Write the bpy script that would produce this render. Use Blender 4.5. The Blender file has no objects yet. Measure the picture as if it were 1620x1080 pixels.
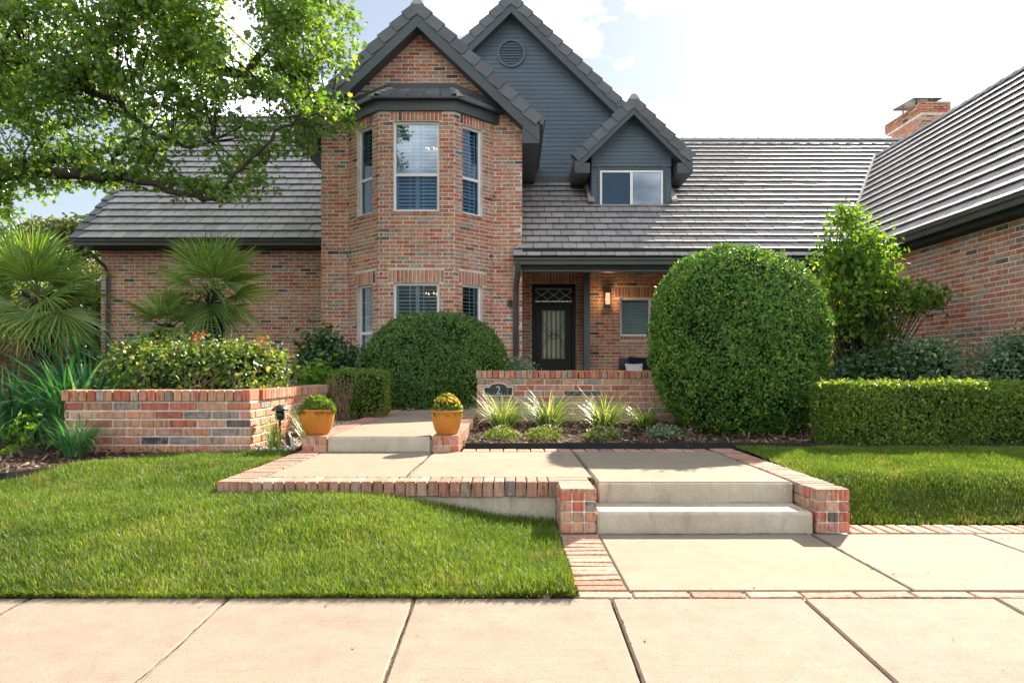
import bpy, math, random
import numpy as np
from mathutils import Vector, Matrix

# ------------------------------------------------------------------ camera, sky, sun, exposure
scene = bpy.context.scene
COL = scene.collection
CAM_Z = 0.97
cam_d = bpy.data.cameras.new('camera')
cam_d.sensor_width = 36.0
cam_d.lens = 24.0
cam_d.shift_y = 49.0 / 1620.0
cam_d.clip_start = 0.05
cam_d.clip_end = 1500.0
cam = bpy.data.objects.new('camera', cam_d)
cam.location = (0, 0, CAM_Z)
cam.rotation_euler = (math.radians(90), 0, 0)
COL.objects.link(cam)
scene.camera = cam

SUN = Vector((0.23, 0.35, 0.282)).normalized()      # direction towards the sun: behind the house, to the right
SUN_EL = math.asin(SUN.z)
SUN_AZ = math.atan2(SUN.x, SUN.y)
world = bpy.data.worlds.new('World')
scene.world = world
world.use_nodes = True
nt = world.node_tree
nt.nodes.clear()
n_out = nt.nodes.new('ShaderNodeOutputWorld')
n_bg = nt.nodes.new('ShaderNodeBackground')
n_bg.inputs['Strength'].default_value = 0.15
n_sky = nt.nodes.new('ShaderNodeTexSky')
n_sky.sky_type = 'NISHITA'
n_sky.sun_disc = False
n_sky.sun_elevation = SUN_EL
n_sky.sun_rotation = SUN_AZ
n_sky.air_density = 1.0
n_sky.dust_density = 0.5
n_tc = nt.nodes.new('ShaderNodeTexCoord')
n_map = nt.nodes.new('ShaderNodeMapping')
n_map.inputs['Scale'].default_value = (1.0, 1.0, 2.0)
n_map.inputs['Location'].default_value = (2.1, 0.2, 1.1)
n_noise = nt.nodes.new('ShaderNodeTexNoise')
n_noise.inputs['Scale'].default_value = 2.5
n_noise.inputs['Detail'].default_value = 7.0
n_noise.inputs['Roughness'].default_value = 0.55
n_ramp = nt.nodes.new('ShaderNodeValToRGB')
n_ramp.color_ramp.elements[0].position = 0.49
n_ramp.color_ramp.elements[0].color = (0.032, 0.032, 0.032, 1)
n_ramp.color_ramp.elements[1].position = 0.79
n_ramp.color_ramp.elements[1].color = (0.92, 0.92, 0.92, 1)
n_mix = nt.nodes.new('ShaderNodeMixRGB')
n_mix.inputs['Color2'].default_value = (7.8, 7.82, 7.95, 1)      # thin bright overcast
nt.links.new(n_tc.outputs['Generated'], n_map.inputs['Vector'])
nt.links.new(n_map.outputs['Vector'], n_noise.inputs['Vector'])
nt.links.new(n_noise.outputs['Fac'], n_ramp.inputs['Fac'])
nt.links.new(n_ramp.outputs['Color'], n_mix.inputs['Fac'])
n_dim = nt.nodes.new('ShaderNodeMixRGB'); n_dim.blend_type = 'MULTIPLY'; n_dim.inputs['Fac'].default_value = 1.0
n_dim.inputs['Color2'].default_value = (0.102, 0.097, 0.090, 1)          # thinned by high haze
nt.links.new(n_sky.outputs['Color'], n_dim.inputs['Color1'])
nt.links.new(n_dim.outputs['Color'], n_mix.inputs['Color1'])
nt.links.new(n_mix.outputs['Color'], n_bg.inputs['Color'])
nt.links.new(n_bg.outputs['Background'], n_out.inputs['Surface'])

sun_d = bpy.data.lights.new('sun', 'SUN')
sun_d.energy = 2.0
sun_d.angle = math.radians(0.6)
sun_d.color = (1.0, 0.90, 0.74)
sun = bpy.data.objects.new('sun', sun_d)
sun.rotation_euler = (-SUN).to_track_quat('-Z', 'Y').to_euler()
sun.location = (20, 30, 30)
COL.objects.link(sun)

vs = scene.view_settings
vs.view_transform = 'Standard'
vs.look = 'None'
vs.gamma = 1.0
vs.use_curve_mapping = False
vs.exposure = 3.1
scene.render.engine = 'CYCLES'
scene.cycles.use_denoising = True
scene.cycles.max_bounces = 6
scene.cycles.diffuse_bounces = 3
scene.cycles.transparent_max_bounces = 12

random.seed(7)
R = np.random.default_rng(11)

# ------------------------------------------------------------------ helpers
def S(d):
    return 1080.0 / d

def at(px, py, d):
    """world point seen at photo pixel (px, py) at distance d in front of the camera"""
    return np.array(((px - 810.0) * d / 1080.0, d, CAM_Z - (py - 589.0) * d / 1080.0))

class MB:
    """collects vertices and polygons; build() links them as one mesh object"""
    def __init__(self):
        self.v, self.f, self.r, self.n = [], [], [], 0
    def add(self, V, F, rnd=0.5):
        V = np.asarray(V, dtype=np.float32).reshape(-1, 3)
        if isinstance(F, np.ndarray):
            groups = [F]
        else:
            by = {}
            for f in F:
                by.setdefault(len(f), []).append(f)
            groups = [np.array(g, dtype=np.int32) for g in by.values()]
        for g in groups:
            self.f.append(g + self.n)
            rr = np.full(len(g), rnd, dtype=np.float32) if np.isscalar(rnd) else np.asarray(rnd, dtype=np.float32)
            self.r.append(rr)
        self.v.append(V)
        self.n += len(V)
        return self
    def mesh(self, name, mat, smooth=False):
        me = bpy.data.meshes.new(name)
        if not self.v:
            return me
        V = np.concatenate(self.v)
        nl = sum(g.size for g in self.f)
        nf = sum(len(g) for g in self.f)
        me.vertices.add(len(V)); me.vertices.foreach_set('co', V.ravel())
        me.loops.add(nl); me.polygons.add(nf)
        me.loops.foreach_set('vertex_index', np.concatenate([g.ravel() for g in self.f]).astype(np.int32))
        tot = np.concatenate([np.full(len(g), g.shape[1], dtype=np.int32) for g in self.f])
        start = np.concatenate(([0], np.cumsum(tot)[:-1])).astype(np.int32)
        me.polygons.foreach_set('loop_start', start)
        me.polygons.foreach_set('use_smooth', np.full(nf, smooth, dtype=bool))
        a = me.attributes.new('rnd', 'FLOAT', 'FACE')
        a.data.foreach_set('value', np.concatenate(self.r))
        me.update(calc_edges=True)
        me.validate()
        if mat is not None:
            me.materials.append(mat)
        return me
    def build(self, name, mat, parent=None, smooth=False, **props):
        return link(name, self.mesh(name, mat, smooth), parent, **props)

def link(name, data, parent=None, mw=None, **props):
    o = bpy.data.objects.new(name, data)
    COL.objects.link(o)
    if parent is not None:
        o.parent = parent
        o.matrix_parent_inverse = world_of(parent).inverted()
    if mw is not None:
        o.matrix_basis = mw
    for k, v in props.items():
        o[k] = v
    return o

_W = {}
def world_of(o):
    return _W.get(o.name, Matrix.Identity(4))

def thing(name, label, cat, loc, group=None, kind=None):
    o = bpy.data.objects.new(name, None)
    COL.objects.link(o)
    o.empty_display_size = 0.1
    o.location = loc
    _W[o.name] = Matrix.Translation(Vector([float(c) for c in loc]))
    if label:
        o['label'] = label
    if cat:
        o['category'] = cat
    if group:
        o['group'] = group
    if kind:
        o['kind'] = kind
    return o

BOXF = [(0, 3, 2, 1), (4, 5, 6, 7), (0, 1, 5, 4), (1, 2, 6, 5), (2, 3, 7, 6), (3, 0, 4, 7)]
def box(mb, x0, x1, y0, y1, z0, z1, rnd=0.5):
    mb.add([(x0, y0, z0), (x1, y0, z0), (x1, y1, z0), (x0, y1, z0), (x0, y0, z1), (x1, y0, z1), (x1, y1, z1), (x0, y1, z1)], BOXF, rnd)

def cbox_geo(l, d, h, c):
    """chamfered box centred on the origin: 24 vertices, 26 faces"""
    V, F = [], []
    hx = (l / 2, d / 2, h / 2)
    idx = {}
    for sx in (-1, 1):
        for sy in (-1, 1):
            for sz in (-1, 1):
                s = (sx, sy, sz)
                for ax in range(3):
                    p = [s[k] * (hx[k] - (0 if k == ax else c)) for k in range(3)]
                    idx[(s, ax)] = len(V)
                    V.append(p)
    def fix(f, n):
        a, b, cc = (np.array(V[i]) for i in f[:3])
        return f if np.dot(np.cross(b - a, cc - a), n) > 0 else f[::-1]
    for ax in range(3):
        o1, o2 = [k for k in range(3) if k != ax]
        for sg in (-1, 1):
            f = []
            for (p, q) in ((-1, -1), (1, -1), (1, 1), (-1, 1)):
                s = [0, 0, 0]; s[ax] = sg; s[o1] = p; s[o2] = q
                f.append(idx[(tuple(s), ax)])
            n = np.zeros(3); n[ax] = sg
            F.append(fix(tuple(f), n))
    for ax in range(3):                     # edges parallel to ax
        o1, o2 = [k for k in range(3) if k != ax]
        for p in (-1, 1):
            for q in (-1, 1):
                s1 = [0, 0, 0]; s1[ax] = -1; s1[o1] = p; s1[o2] = q
                s2 = list(s1); s2[ax] = 1
                f = (idx[(tuple(s1), o1)], idx[(tuple(s2), o1)], idx[(tuple(s2), o2)], idx[(tuple(s1), o2)])
                n = np.zeros(3); n[o1] = p; n[o2] = q
                F.append(fix(f, n))
    for sx in (-1, 1):
        for sy in (-1, 1):
            for sz in (-1, 1):
                s = (sx, sy, sz)
                F.append(fix((idx[(s, 0)], idx[(s, 1)], idx[(s, 2)]), np.array(s)))
    return np.array(V), F

def cbox(mb, x0, x1, y0, y1, z0, z1, c=0.006, rnd=0.5):
    V, F = cbox_geo(x1 - x0, y1 - y0, z1 - z0, c)
    mb.add(V + np.array(((x0 + x1) / 2, (y0 + y1) / 2, (z0 + z1) / 2)), F, rnd)

def prism(mb, pts, vec, rnd=0.5):
    """planar polygon pts (3-D) swept along vec"""
    P = np.asarray(pts, dtype=float); n = len(P)
    vec = np.asarray(vec, dtype=float)
    nrm = np.zeros(3)
    for i in range(n):
        nrm += np.cross(P[i], P[(i + 1) % n])
    if np.dot(nrm, vec) > 0:
        P = P[::-1]
    V = np.concatenate([P, P + vec])
    F = [tuple(range(n)), tuple(range(2 * n - 1, n - 1, -1))]
    for i in range(n):
        j = (i + 1) % n
        F.append((i, n + i, n + j, j))
    mb.add(V, F, rnd)

def tube(mb, pts, rad, seg=6, rnd=0.5, cap=True):
    P = np.asarray(pts, dtype=float); n = len(P)
    rad = np.full(n, rad) if np.isscalar(rad) else np.asarray(rad, dtype=float)
    T = np.gradient(P, axis=0)
    T /= np.linalg.norm(T, axis=1)[:, None] + 1e-9
    up = np.array((0.0, 0.0, 1.0)) if abs(T[0, 2]) < 0.9 else np.array((1.0, 0, 0))
    V = []
    for i in range(n):
        a = np.cross(T[i], up); a /= np.linalg.norm(a) + 1e-9
        b = np.cross(T[i], a)
        up = -b if False else up
        ang = np.arange(seg) * 2 * math.pi / seg
        V.append(P[i] + rad[i] * (np.cos(ang)[:, None] * a + np.sin(ang)[:, None] * b))
    V = np.concatenate(V)
    F = []
    for i in range(n - 1):
        for k in range(seg):
            k2 = (k + 1) % seg
            F.append((i * seg + k, i * seg + k2, (i + 1) * seg + k2, (i + 1) * seg + k))
    if cap:
        F.append(tuple(range(seg - 1, -1, -1)))
        F.append(tuple((n - 1) * seg + k for k in range(seg)))
    mb.add(V, F, rnd)

def lathe(mb, prof, cx, cy, cz, seg=24, flute=0.0, nfl=0, rnd=0.5):
    V, F = [], []
    for (r, z, fl) in prof:
        for k in range(seg):
            a = 2 * math.pi * k / seg
            rr = r * (1 + fl * flute * (abs(math.sin(a * nfl / 2)) - 0.5)) if nfl else r
            V.append((cx + rr * math.cos(a), cy + rr * math.sin(a), cz + z))
    for i in range(len(prof) - 1):
        for k in range(seg):
            k2 = (k + 1) % seg
            F.append((i * seg + k, i * seg + k2, (i + 1) * seg + k2, (i + 1) * seg + k))
    mb.add(V, F, rnd)

# ------------------------------------------------------------------ materials
MATS = {}
def new_mat(name):
    m = bpy.data.materials.new(name)
    m.use_nodes = True
    t = m.node_tree
    for n in list(t.nodes):
        t.nodes.remove(n)
    out = t.nodes.new('ShaderNodeOutputMaterial')
    MATS[name] = m
    return m, t, out

def N(t, typ, **kw):
    n = t.nodes.new(typ)
    for k, v in kw.items():
        if k.startswith('i_'):
            n.inputs[k[2:].replace('_', ' ')].default_value = v
        else:
            setattr(n, k, v)
    return n

def ramp(t, fac, stops, interp='LINEAR'):
    r = t.nodes.new('ShaderNodeValToRGB')
    cr = r.color_ramp
    cr.interpolation = interp
    while len(cr.elements) > 1:
        cr.elements.remove(cr.elements[-1])
    cr.elements[0].position = stops[0][0]; cr.elements[0].color = (*stops[0][1], 1)
    for p, c in stops[1:]:
        e = cr.elements.new(p); e.color = (*c, 1)
    t.links.new(fac, r.inputs['Fac'])
    return r.outputs['Color']

def mix(t, fac, a, b, mode='MIX'):
    m = t.nodes.new('ShaderNodeMixRGB')
    m.blend_type = mode
    for s, k in ((fac, 'Fac'), (a, 'Color1'), (b, 'Color2')):
        if hasattr(s, 'links'):
            t.links.new(s, m.inputs[k])
        elif k == 'Fac':
            m.inputs[k].default_value = s
        else:
            m.inputs[k].default_value = (*s, 1)
    return m.outputs['Color']

def noise(t, scale, detail=4.0, rough=0.55, vec=None, stretch=None):
    n = t.nodes.new('ShaderNodeTexNoise')
    n.inputs['Scale'].default_value = scale
    n.inputs['Detail'].default_value = detail
    n.inputs['Roughness'].default_value = rough
    if vec is None:
        g = t.nodes.new('ShaderNodeNewGeometry')
        vec = g.outputs['Position']
    if stretch is not None:
        mp = t.nodes.new('ShaderNodeMapping')
        mp.inputs['Scale'].default_value = stretch
        t.links.new(vec, mp.inputs['Vector'])
        vec = mp.outputs['Vector']
    t.links.new(vec, n.inputs['Vector'])
    return n.outputs['Fac']

def math_(t, op, a, b=None):
    m = t.nodes.new('ShaderNodeMath')
    m.operation = op
    for s, i in ((a, 0), (b, 1)):
        if s is None:
            continue
        if hasattr(s, 'links'):
            t.links.new(s, m.inputs[i])
        else:
            m.inputs[i].default_value = s
    return m.outputs[0]

def rnd_attr(t):
    a = t.nodes.new('ShaderNodeAttribute')
    a.attribute_name = 'rnd'
    return a.outputs['Fac']

def principled(t, out, color, rough=0.8, spec=0.3, bump=None, bump_s=0.3, bump_d=0.01, metal=0.0):
    p = t.nodes.new('ShaderNodeBsdfPrincipled')
    if hasattr(color, 'links'):
        t.links.new(color, p.inputs['Base Color'])
    else:
        p.inputs['Base Color'].default_value = (*color, 1)
    if hasattr(rough, 'links'):
        t.links.new(rough, p.inputs['Roughness'])
    else:
        p.inputs['Roughness'].default_value = rough
    p.inputs['Specular IOR Level'].default_value = spec
    p.inputs['Metallic'].default_value = metal
    if bump is not None:
        b = t.nodes.new('ShaderNodeBump')
        b.inputs['Strength'].default_value = bump_s
        b.inputs['Distance'].default_value = bump_d
        t.links.new(bump, b.inputs['Height'])
        t.links.new(b.outputs['Normal'], p.inputs['Normal'])
    if out is not None:
        t.links.new(p.outputs[0], out.inputs['Surface'])
    return p

def brick_material(name, stops, wash, wash_amt):
    m, t, out = new_mat(name)
    r = rnd_attr(t)
    base = ramp(t, r, stops, 'CONSTANT')
    h = math_(t, 'FRACT', math_(t, 'MULTIPLY', r, 37.7))
    val = math_(t, 'ADD', math_(t, 'MULTIPLY', h, 0.30), 0.85)
    vv = t.nodes.new('ShaderNodeCombineColor')
    for k in ('Red', 'Green', 'Blue'):
        t.links.new(val, vv.inputs[k])
    base = mix(t, 1.0, base, vv.outputs[0], 'MULTIPLY')
    st = noise(t, 1.0, 3.0, 0.6, stretch=(55, 55, 7))
    streak = ramp(t, st, [(0.38, (0.52, 0.47, 0.44)), (0.50, (1, 1, 1)), (0.68, (1.28, 1.24, 1.2))])
    base = mix(t, 0.8, base, streak, 'MULTIPLY')
    sp = noise(t, 24.0, 5.0, 0.7)
    h2 = math_(t, 'FRACT', math_(t, 'MULTIPLY', r, 91.3))
    wf = ramp(t, math_(t, 'ADD', sp, math_(t, 'MULTIPLY', math_(t, 'SUBTRACT', h2, 0.5), 0.3)), [(0.50, (0, 0, 0)), (0.72, (wash_amt, wash_amt, wash_amt))])
    base = mix(t, wf, base, wash)
    sp2 = noise(t, 70.0, 2.0, 0.5)
    base = mix(t, ramp(t, sp2, [(0.70, (0, 0, 0)), (0.76, (0.75, 0.75, 0.75))]), base, (0.62, 0.56, 0.5))
    bn = noise(t, 120.0, 4.0, 0.65)
    principled(t, out, base, 0.88, 0.25, bn, 0.5, 0.006)
    return m

brick_material('brick', [(0.0, (0.46, 0.160, 0.088)), (0.19, (0.47, 0.215, 0.120)), (0.36, (0.41, 0.225, 0.135)), (0.50, (0.35, 0.245, 0.18)),
                         (0.60, (0.42, 0.130, 0.082)), (0.77, (0.27, 0.21, 0.17)), (0.83, (0.48, 0.25, 0.135)), (0.955, (0.07, 0.068, 0.07)), (0.98, (0.15, 0.12, 0.10))],
               (0.54, 0.46, 0.39), 0.45)
brick_material('paver', [(0.0, (0.35, 0.165, 0.115)), (0.25, (0.37, 0.195, 0.142)), (0.5, (0.33, 0.185, 0.125)), (0.68, (0.38, 0.225, 0.165)), (0.85, (0.28, 0.19, 0.135)), (0.94, (0.20, 0.165, 0.14))],
               (0.48, 0.37, 0.30), 0.55)

def simple(name, color, rough=0.8, spec=0.3, var=0.25, scale=3.0, bump=None, bump_s=0.25, metal=0.0, fine=None):
    m, t, out = new_mat(name)
    n = noise(t, scale, 5.0, 0.6)
    lo = tuple(c * (1 - var) for c in color); hi = tuple(c * (1 + var) for c in color)
    c = ramp(t, n, [(0.3, lo), (0.7, hi)])
    if fine:
        f = noise(t, fine[0], 3.0, 0.6)
        c = mix(t, fine[1], c, ramp(t, f, [(0.35, (0.6, 0.6, 0.6)), (0.65, (1.3, 1.3, 1.3))]), 'MULTIPLY')
    b = noise(t, bump, 4.0, 0.6) if bump else None
    principled(t, out, c, rough, spec, b, bump_s, 0.006, metal)
    return m

simple('mortar', (0.63, 0.575, 0.505), 0.95, 0.1, 0.22, 5.0, 90.0, 0.4, fine=(40.0, 0.35))
simple('mortar_dark', (0.30, 0.25, 0.20), 0.95, 0.1, 0.25, 9.0, 90.0, 0.4)
simple('trim', (0.062, 0.076, 0.083), 0.5, 0.4, 0.12, 2.0)
simple('gutter', (0.070, 0.074, 0.068), 0.42, 0.5, 0.12, 2.0)
simple('siding', (0.088, 0.122, 0.146), 0.6, 0.35, 0.10, 1.2, 40.0, 0.08)
simple('soffit', (0.030, 0.036, 0.038), 0.7, 0.2, 0.1, 2.0)
simple('window_frame', (0.78, 0.78, 0.76), 0.5, 0.4, 0.05, 2.0)
simple('shutter_white', (0.62, 0.66, 0.68), 0.5, 0.3, 0.05, 2.0)
simple('door_paint', (0.008, 0.0085, 0.009), 0.4, 0.2, 0.15, 3.0)
simple('black_metal', (0.010, 0.010, 0.011), 0.4, 0.5, 0.15, 3.0)
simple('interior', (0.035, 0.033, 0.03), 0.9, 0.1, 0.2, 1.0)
simple('edging', (0.012, 0.012, 0.013), 0.6, 0.3, 0.3, 8.0)
simple('flashing', (0.055, 0.062, 0.066), 0.5, 0.4, 0.15, 3.0)
simple('valley_metal', (0.42, 0.40, 0.37), 0.4, 0.5, 0.2, 4.0)
simple('bark', (0.050, 0.040, 0.032), 0.95, 0.1, 0.4, 12.0, 30.0, 0.9)
simple('twig', (0.24, 0.16, 0.10), 0.9, 0.1, 0.35, 14.0)
simple('palm_trunk', (0.05, 0.038, 0.028), 0.95, 0.1, 0.4, 25.0, 60.0, 0.9)
simple('fence_wood', (0.10, 0.052, 0.030), 0.85, 0.1, 0.35, 6.0)
simple('soil', (0.055, 0.038, 0.027), 0.95, 0.1, 0.5, 12.0, 50.0, 0.8)
simple('joint_dirt', (0.085, 0.065, 0.045), 0.95, 0.1, 0.5, 30.0, 60.0, 0.8)
simple('pillow_navy', (0.012, 0.016, 0.035), 0.9, 0.1, 0.3, 20.0)
simple('pillow_white', (0.62, 0.60, 0.57), 0.9, 0.1, 0.05, 10.0)
simple('plaque_blue', (0.008, 0.012, 0.024), 0.35, 0.5, 0.15, 5.0)
simple('plaque_rim', (0.50, 0.48, 0.43), 0.45, 0.4, 0.08, 5.0)
simple('asphalt', (0.11, 0.108, 0.104), 0.9, 0.2, 0.2, 20.0, 120.0, 0.5)

def concrete(name, c1, c2, c3):
    m, t, out = new_mat(name)
    a = noise(t, 1.7, 6.0, 0.6)
    b = noise(t, 9.0, 5.0, 0.65, stretch=(1, 1, 1))
    c = ramp(t, a, [(0.30, c1), (0.52, c2), (0.72, c3)])
    c = mix(t, 0.5, c, ramp(t, b, [(0.3, (0.80, 0.77, 0.74)), (0.7, (1.12, 1.12, 1.12))]), 'MULTIPLY')
    f = noise(t, 190.0, 3.0, 0.7)
    c = mix(t, 0.75, c, ramp(t, f, [(0.32, (0.60, 0.57, 0.54)), (0.5, (1, 1, 1)), (0.72, (1.2, 1.2, 1.2))]), 'MULTIPLY')
    # dark grime and lichen freckles
    br = noise(t, 1.0, 3.0, 0.6, stretch=(2.5, 130, 2.5))
    c = mix(t, 0.35, c, ramp(t, br, [(0.3, (0.78, 0.77, 0.76)), (0.7, (1.14, 1.14, 1.14))]), 'MULTIPLY')
    bl = noise(t, 4.2, 7.0, 0.72)
    c = mix(t, ramp(t, bl, [(0.52, (0, 0, 0)), (0.70, (0.38, 0.38, 0.38))]), c, tuple(x * 0.62 for x in c1))
    g = noise(t, 38.0, 6.0, 0.75)
    c = mix(t, ramp(t, g, [(0.62, (0, 0, 0)), (0.74, (0.6, 0.6, 0.6))]), c, (0.16, 0.125, 0.095))
    st = noise(t, 0.9, 5.0, 0.7)
    c = mix(t, ramp(t, st, [(0.55, (0, 0, 0)), (0.75, (0.25, 0.25, 0.25))]), c, tuple(x * 0.78 for x in c2))
    sp3 = noise(t, 420.0, 2.0, 0.5)
    c = mix(t, ramp(t, sp3, [(0.66, (0, 0, 0)), (0.72, (0.7, 0.7, 0.7))]), c, (0.12, 0.09, 0.07))
    c = mix(t, ramp(t, sp3, [(0.27, (0.6, 0.6, 0.6)), (0.33, (0, 0, 0))]), c, (0.52, 0.48, 0.42))
    # riser streaks: run-off marks and rust-brown splash
    if 'riser' in name:
        rs = noise(t, 1.0, 6.0, 0.7, stretch=(9, 9, 2.2))
        c = mix(t, ramp(t, rs, [(0.50, (0, 0, 0)), (0.70, (0.5, 0.5, 0.5))]), c, (0.20, 0.15, 0.10))
    principled(t, out, c, 0.9, 0.2, f, 0.35, 0.004)
    return m
concrete('concrete', (0.252, 0.209, 0.154), (0.267, 0.225, 0.168), (0.276, 0.240, 0.187))
concrete('concrete_pink', (0.274, 0.204, 0.166), (0.280, 0.225, 0.180), (0.274, 0.228, 0.174))
concrete('concrete_riser', (0.44, 0.38, 0.29), (0.51, 0.455, 0.355), (0.54, 0.485, 0.395))  # lighter than the walk concrete; bounce light on shaded risers is in the colour

def tile_material(name, c, var):
    m, t, out = new_mat(name)
    r = rnd_attr(t)
    c1 = ramp(t, r, [(0.0, tuple(x * (1 - var) for x in c)), (0.5, c), (1.0, tuple(x * (1 + var) for x in c))])
    n = noise(t, 4.0, 6.0, 0.65)
    c1 = mix(t, 0.6, c1, ramp(t, n, [(0.3, (0.78, 0.77, 0.75)), (0.7, (1.15, 1.15, 1.14))]), 'MULTIPLY')
    s = noise(t, 1.0, 4.0, 0.6, stretch=(22, 3, 3))
    c1 = mix(t, ramp(t, s, [(0.6, (0, 0, 0)), (0.75, (0.35, 0.35, 0.35))]), c1, tuple(x * 0.4 for x in c))
    f = noise(t, 90.0, 3.0, 0.6)
    principled(t, out, c1, 0.55, 0.4, f, 0.3, 0.004)
    return m
tile_material('roof_tile', (0.355, 0.338, 0.328), 0.14)
tile_material('rake_tile', (0.105, 0.115, 0.125), 0.2)

def leaf_material(name, stops, trans=0.35, rough=0.45, spec=0.4, tcol=(1.25, 1.25, 0.5), patch=None, patch_scale=1.6):
    m, t, out = new_mat(name)
    r = rnd_attr(t)
    c = ramp(t, r, stops)
    n = noise(t, patch_scale, 4.0, 0.6)
    c = mix(t, 0.7, c, ramp(t, n, [(0.3, (0.55, 0.60, 0.56)), (0.7, (1.36, 1.33, 1.18))]), 'MULTIPLY')
    if patch:
        n2 = noise(t, patch[1], 5.0, 0.6)
        c = mix(t, ramp(t, n2, [(patch[2], (0, 0, 0)), (patch[2] + 0.12, (0.8, 0.8, 0.8))]), c, patch[0])
    p = principled(t, None, c, rough, spec)
    tr = t.nodes.new('ShaderNodeBsdfTranslucent')
    tc = mix(t, 1.0, c, tcol, 'MULTIPLY')
    t.links.new(tc, tr.inputs['Color'])
    ms = t.nodes.new('ShaderNodeMixShader')
    ms.inputs['Fac'].default_value = trans
    t.links.new(p.outputs[0], ms.inputs[1])
    t.links.new(tr.outputs[0], ms.inputs[2])
    t.links.new(ms.outputs[0], out.inputs['Surface'])
    return m

leaf_material('oak_leaf', [(0, (0.050, 0.135, 0.032)), (0.5, (0.120, 0.230, 0.042)), (0.85, (0.20, 0.305, 0.055)), (1, (0.35, 0.41, 0.12))], 0.5, 0.28, 0.8, (1.6, 1.5, 0.55))
leaf_material('box_leaf', [(0, (0.046, 0.135, 0.028)), (0.6, (0.093, 0.228, 0.048)), (0.88, (0.175, 0.29, 0.044)), (1, (0.30, 0.31, 0.04))], 0.28, 0.45, 0.3, (1.4, 1.35, 0.5))
leaf_material('dome_leaf', [(0, (0.042, 0.115, 0.024)), (0.6, (0.078, 0.180, 0.032)), (1, (0.16, 0.255, 0.05))], 0.22, 0.42, 0.45, (1.3, 1.3, 0.5))
leaf_material('hedge_leaf', [(0, (0.065, 0.135, 0.020)), (0.6, (0.12, 0.205, 0.028)), (1, (0.25, 0.31, 0.04))], 0.38, 0.42, 0.4, (1.5, 1.4, 0.5))
leaf_material('vine_leaf', [(0, (0.045, 0.12, 0.024)), (0.55, (0.11, 0.195, 0.034)), (0.85, (0.22, 0.27, 0.06)), (1, (0.42, 0.32, 0.16))], 0.38, 0.42, 0.45, (1.5, 1.4, 0.55))
leaf_material('shrub_leaf', [(0, (0.06, 0.15, 0.030)), (0.6, (0.125, 0.235, 0.036)), (1, (0.25, 0.36, 0.05))], 0.45, 0.5, 0.25, (1.5, 1.45, 0.4))
leaf_material('nandina_leaf', [(0, (0.075, 0.17, 0.095)), (0.6, (0.145, 0.26, 0.15)), (1, (0.34, 0.42, 0.24))], 0.32, 0.42, 0.45, (1.3, 1.3, 0.6))
leaf_material('dark_leaf', [(0, (0.022, 0.07, 0.022)), (0.6, (0.045, 0.105, 0.03)), (1, (0.08, 0.15, 0.04))], 0.25, 0.3, 0.55, (1.3, 1.3, 0.5))
leaf_material('palm_leaf', [(0, (0.085, 0.19, 0.036)), (0.5, (0.20, 0.33, 0.075)), (0.85, (0.32, 0.38, 0.13)), (1, (0.50, 0.50, 0.27))], 0.38, 0.3, 0.7, (1.4, 1.35, 0.5))
leaf_material('strap_leaf', [(0, (0.022, 0.105, 0.040)), (0.6, (0.055, 0.19, 0.07)), (1, (0.17, 0.33, 0.14))], 0.30, 0.38, 0.5, (1.3, 1.35, 0.6))
leaf_material('liriope_leaf', [(0, (0.07, 0.15, 0.025)), (0.5, (0.16, 0.26, 0.04)), (0.72, (0.36, 0.42, 0.15)), (1, (0.62, 0.60, 0.40))], 0.32, 0.4, 0.45, (1.4, 1.35, 0.6))
leaf_material('grass', [(0, (0.050, 0.095, 0.012)), (0.5, (0.112, 0.192, 0.020)), (0.85, (0.19, 0.265, 0.034)), (1, (0.36, 0.31, 0.13))], 0.42, 0.5, 0.3, (1.35, 1.3, 0.5), patch=((0.27, 0.25, 0.08), 2.2, 0.60), patch_scale=3.4)
leaf_material('flower_pink', [(0, (0.42, 0.24, 0.24)), (1, (0.60, 0.42, 0.40))], 0.3, 0.6, 0.2, (1.1, 1, 1))
leaf_material('flower_yellow', [(0, (0.62, 0.33, 0.02)), (1, (0.75, 0.47, 0.03))], 0.25, 0.6, 0.2, (1.1, 1, 0.6))
leaf_material('red_leaf', [(0, (0.40, 0.09, 0.05)), (1, (0.50, 0.16, 0.08))], 0.35, 0.5, 0.3, (1.2, 1, 1))
leaf_material('far_leaf', [(0, (0.075, 0.11, 0.04)), (0.6, (0.12, 0.15, 0.055)), (1, (0.20, 0.20, 0.08))], 0.35, 0.6, 0.2, (1.3, 1.25, 0.6))
leaf_material('bush_core', [(0, (0.014, 0.026, 0.010)), (1, (0.022, 0.036, 0.014))], 0.0, 0.95, 0.0)  # near-black filler inside shrubs; shaded depth is put into this colour
leaf_material('mulch_chip', [(0, (0.075, 0.048, 0.034)), (0.5, (0.15, 0.095, 0.068)), (0.85, (0.24, 0.165, 0.12)), (1, (0.36, 0.27, 0.20))], 0.0, 0.9, 0.1)
leaf_material('gravel', [(0, (0.20, 0.17, 0.14)), (0.5, (0.36, 0.31, 0.25)), (1, (0.55, 0.48, 0.40))], 0.0, 0.85, 0.2)

m, t, out = new_mat('curtain')
principled(t, out, ramp(t, rnd_attr(t), [(0.0, (0.20, 0.205, 0.10)), (0.5, (0.80, 0.78, 0.66))], 'CONSTANT'), 0.9, 0.1)

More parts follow.
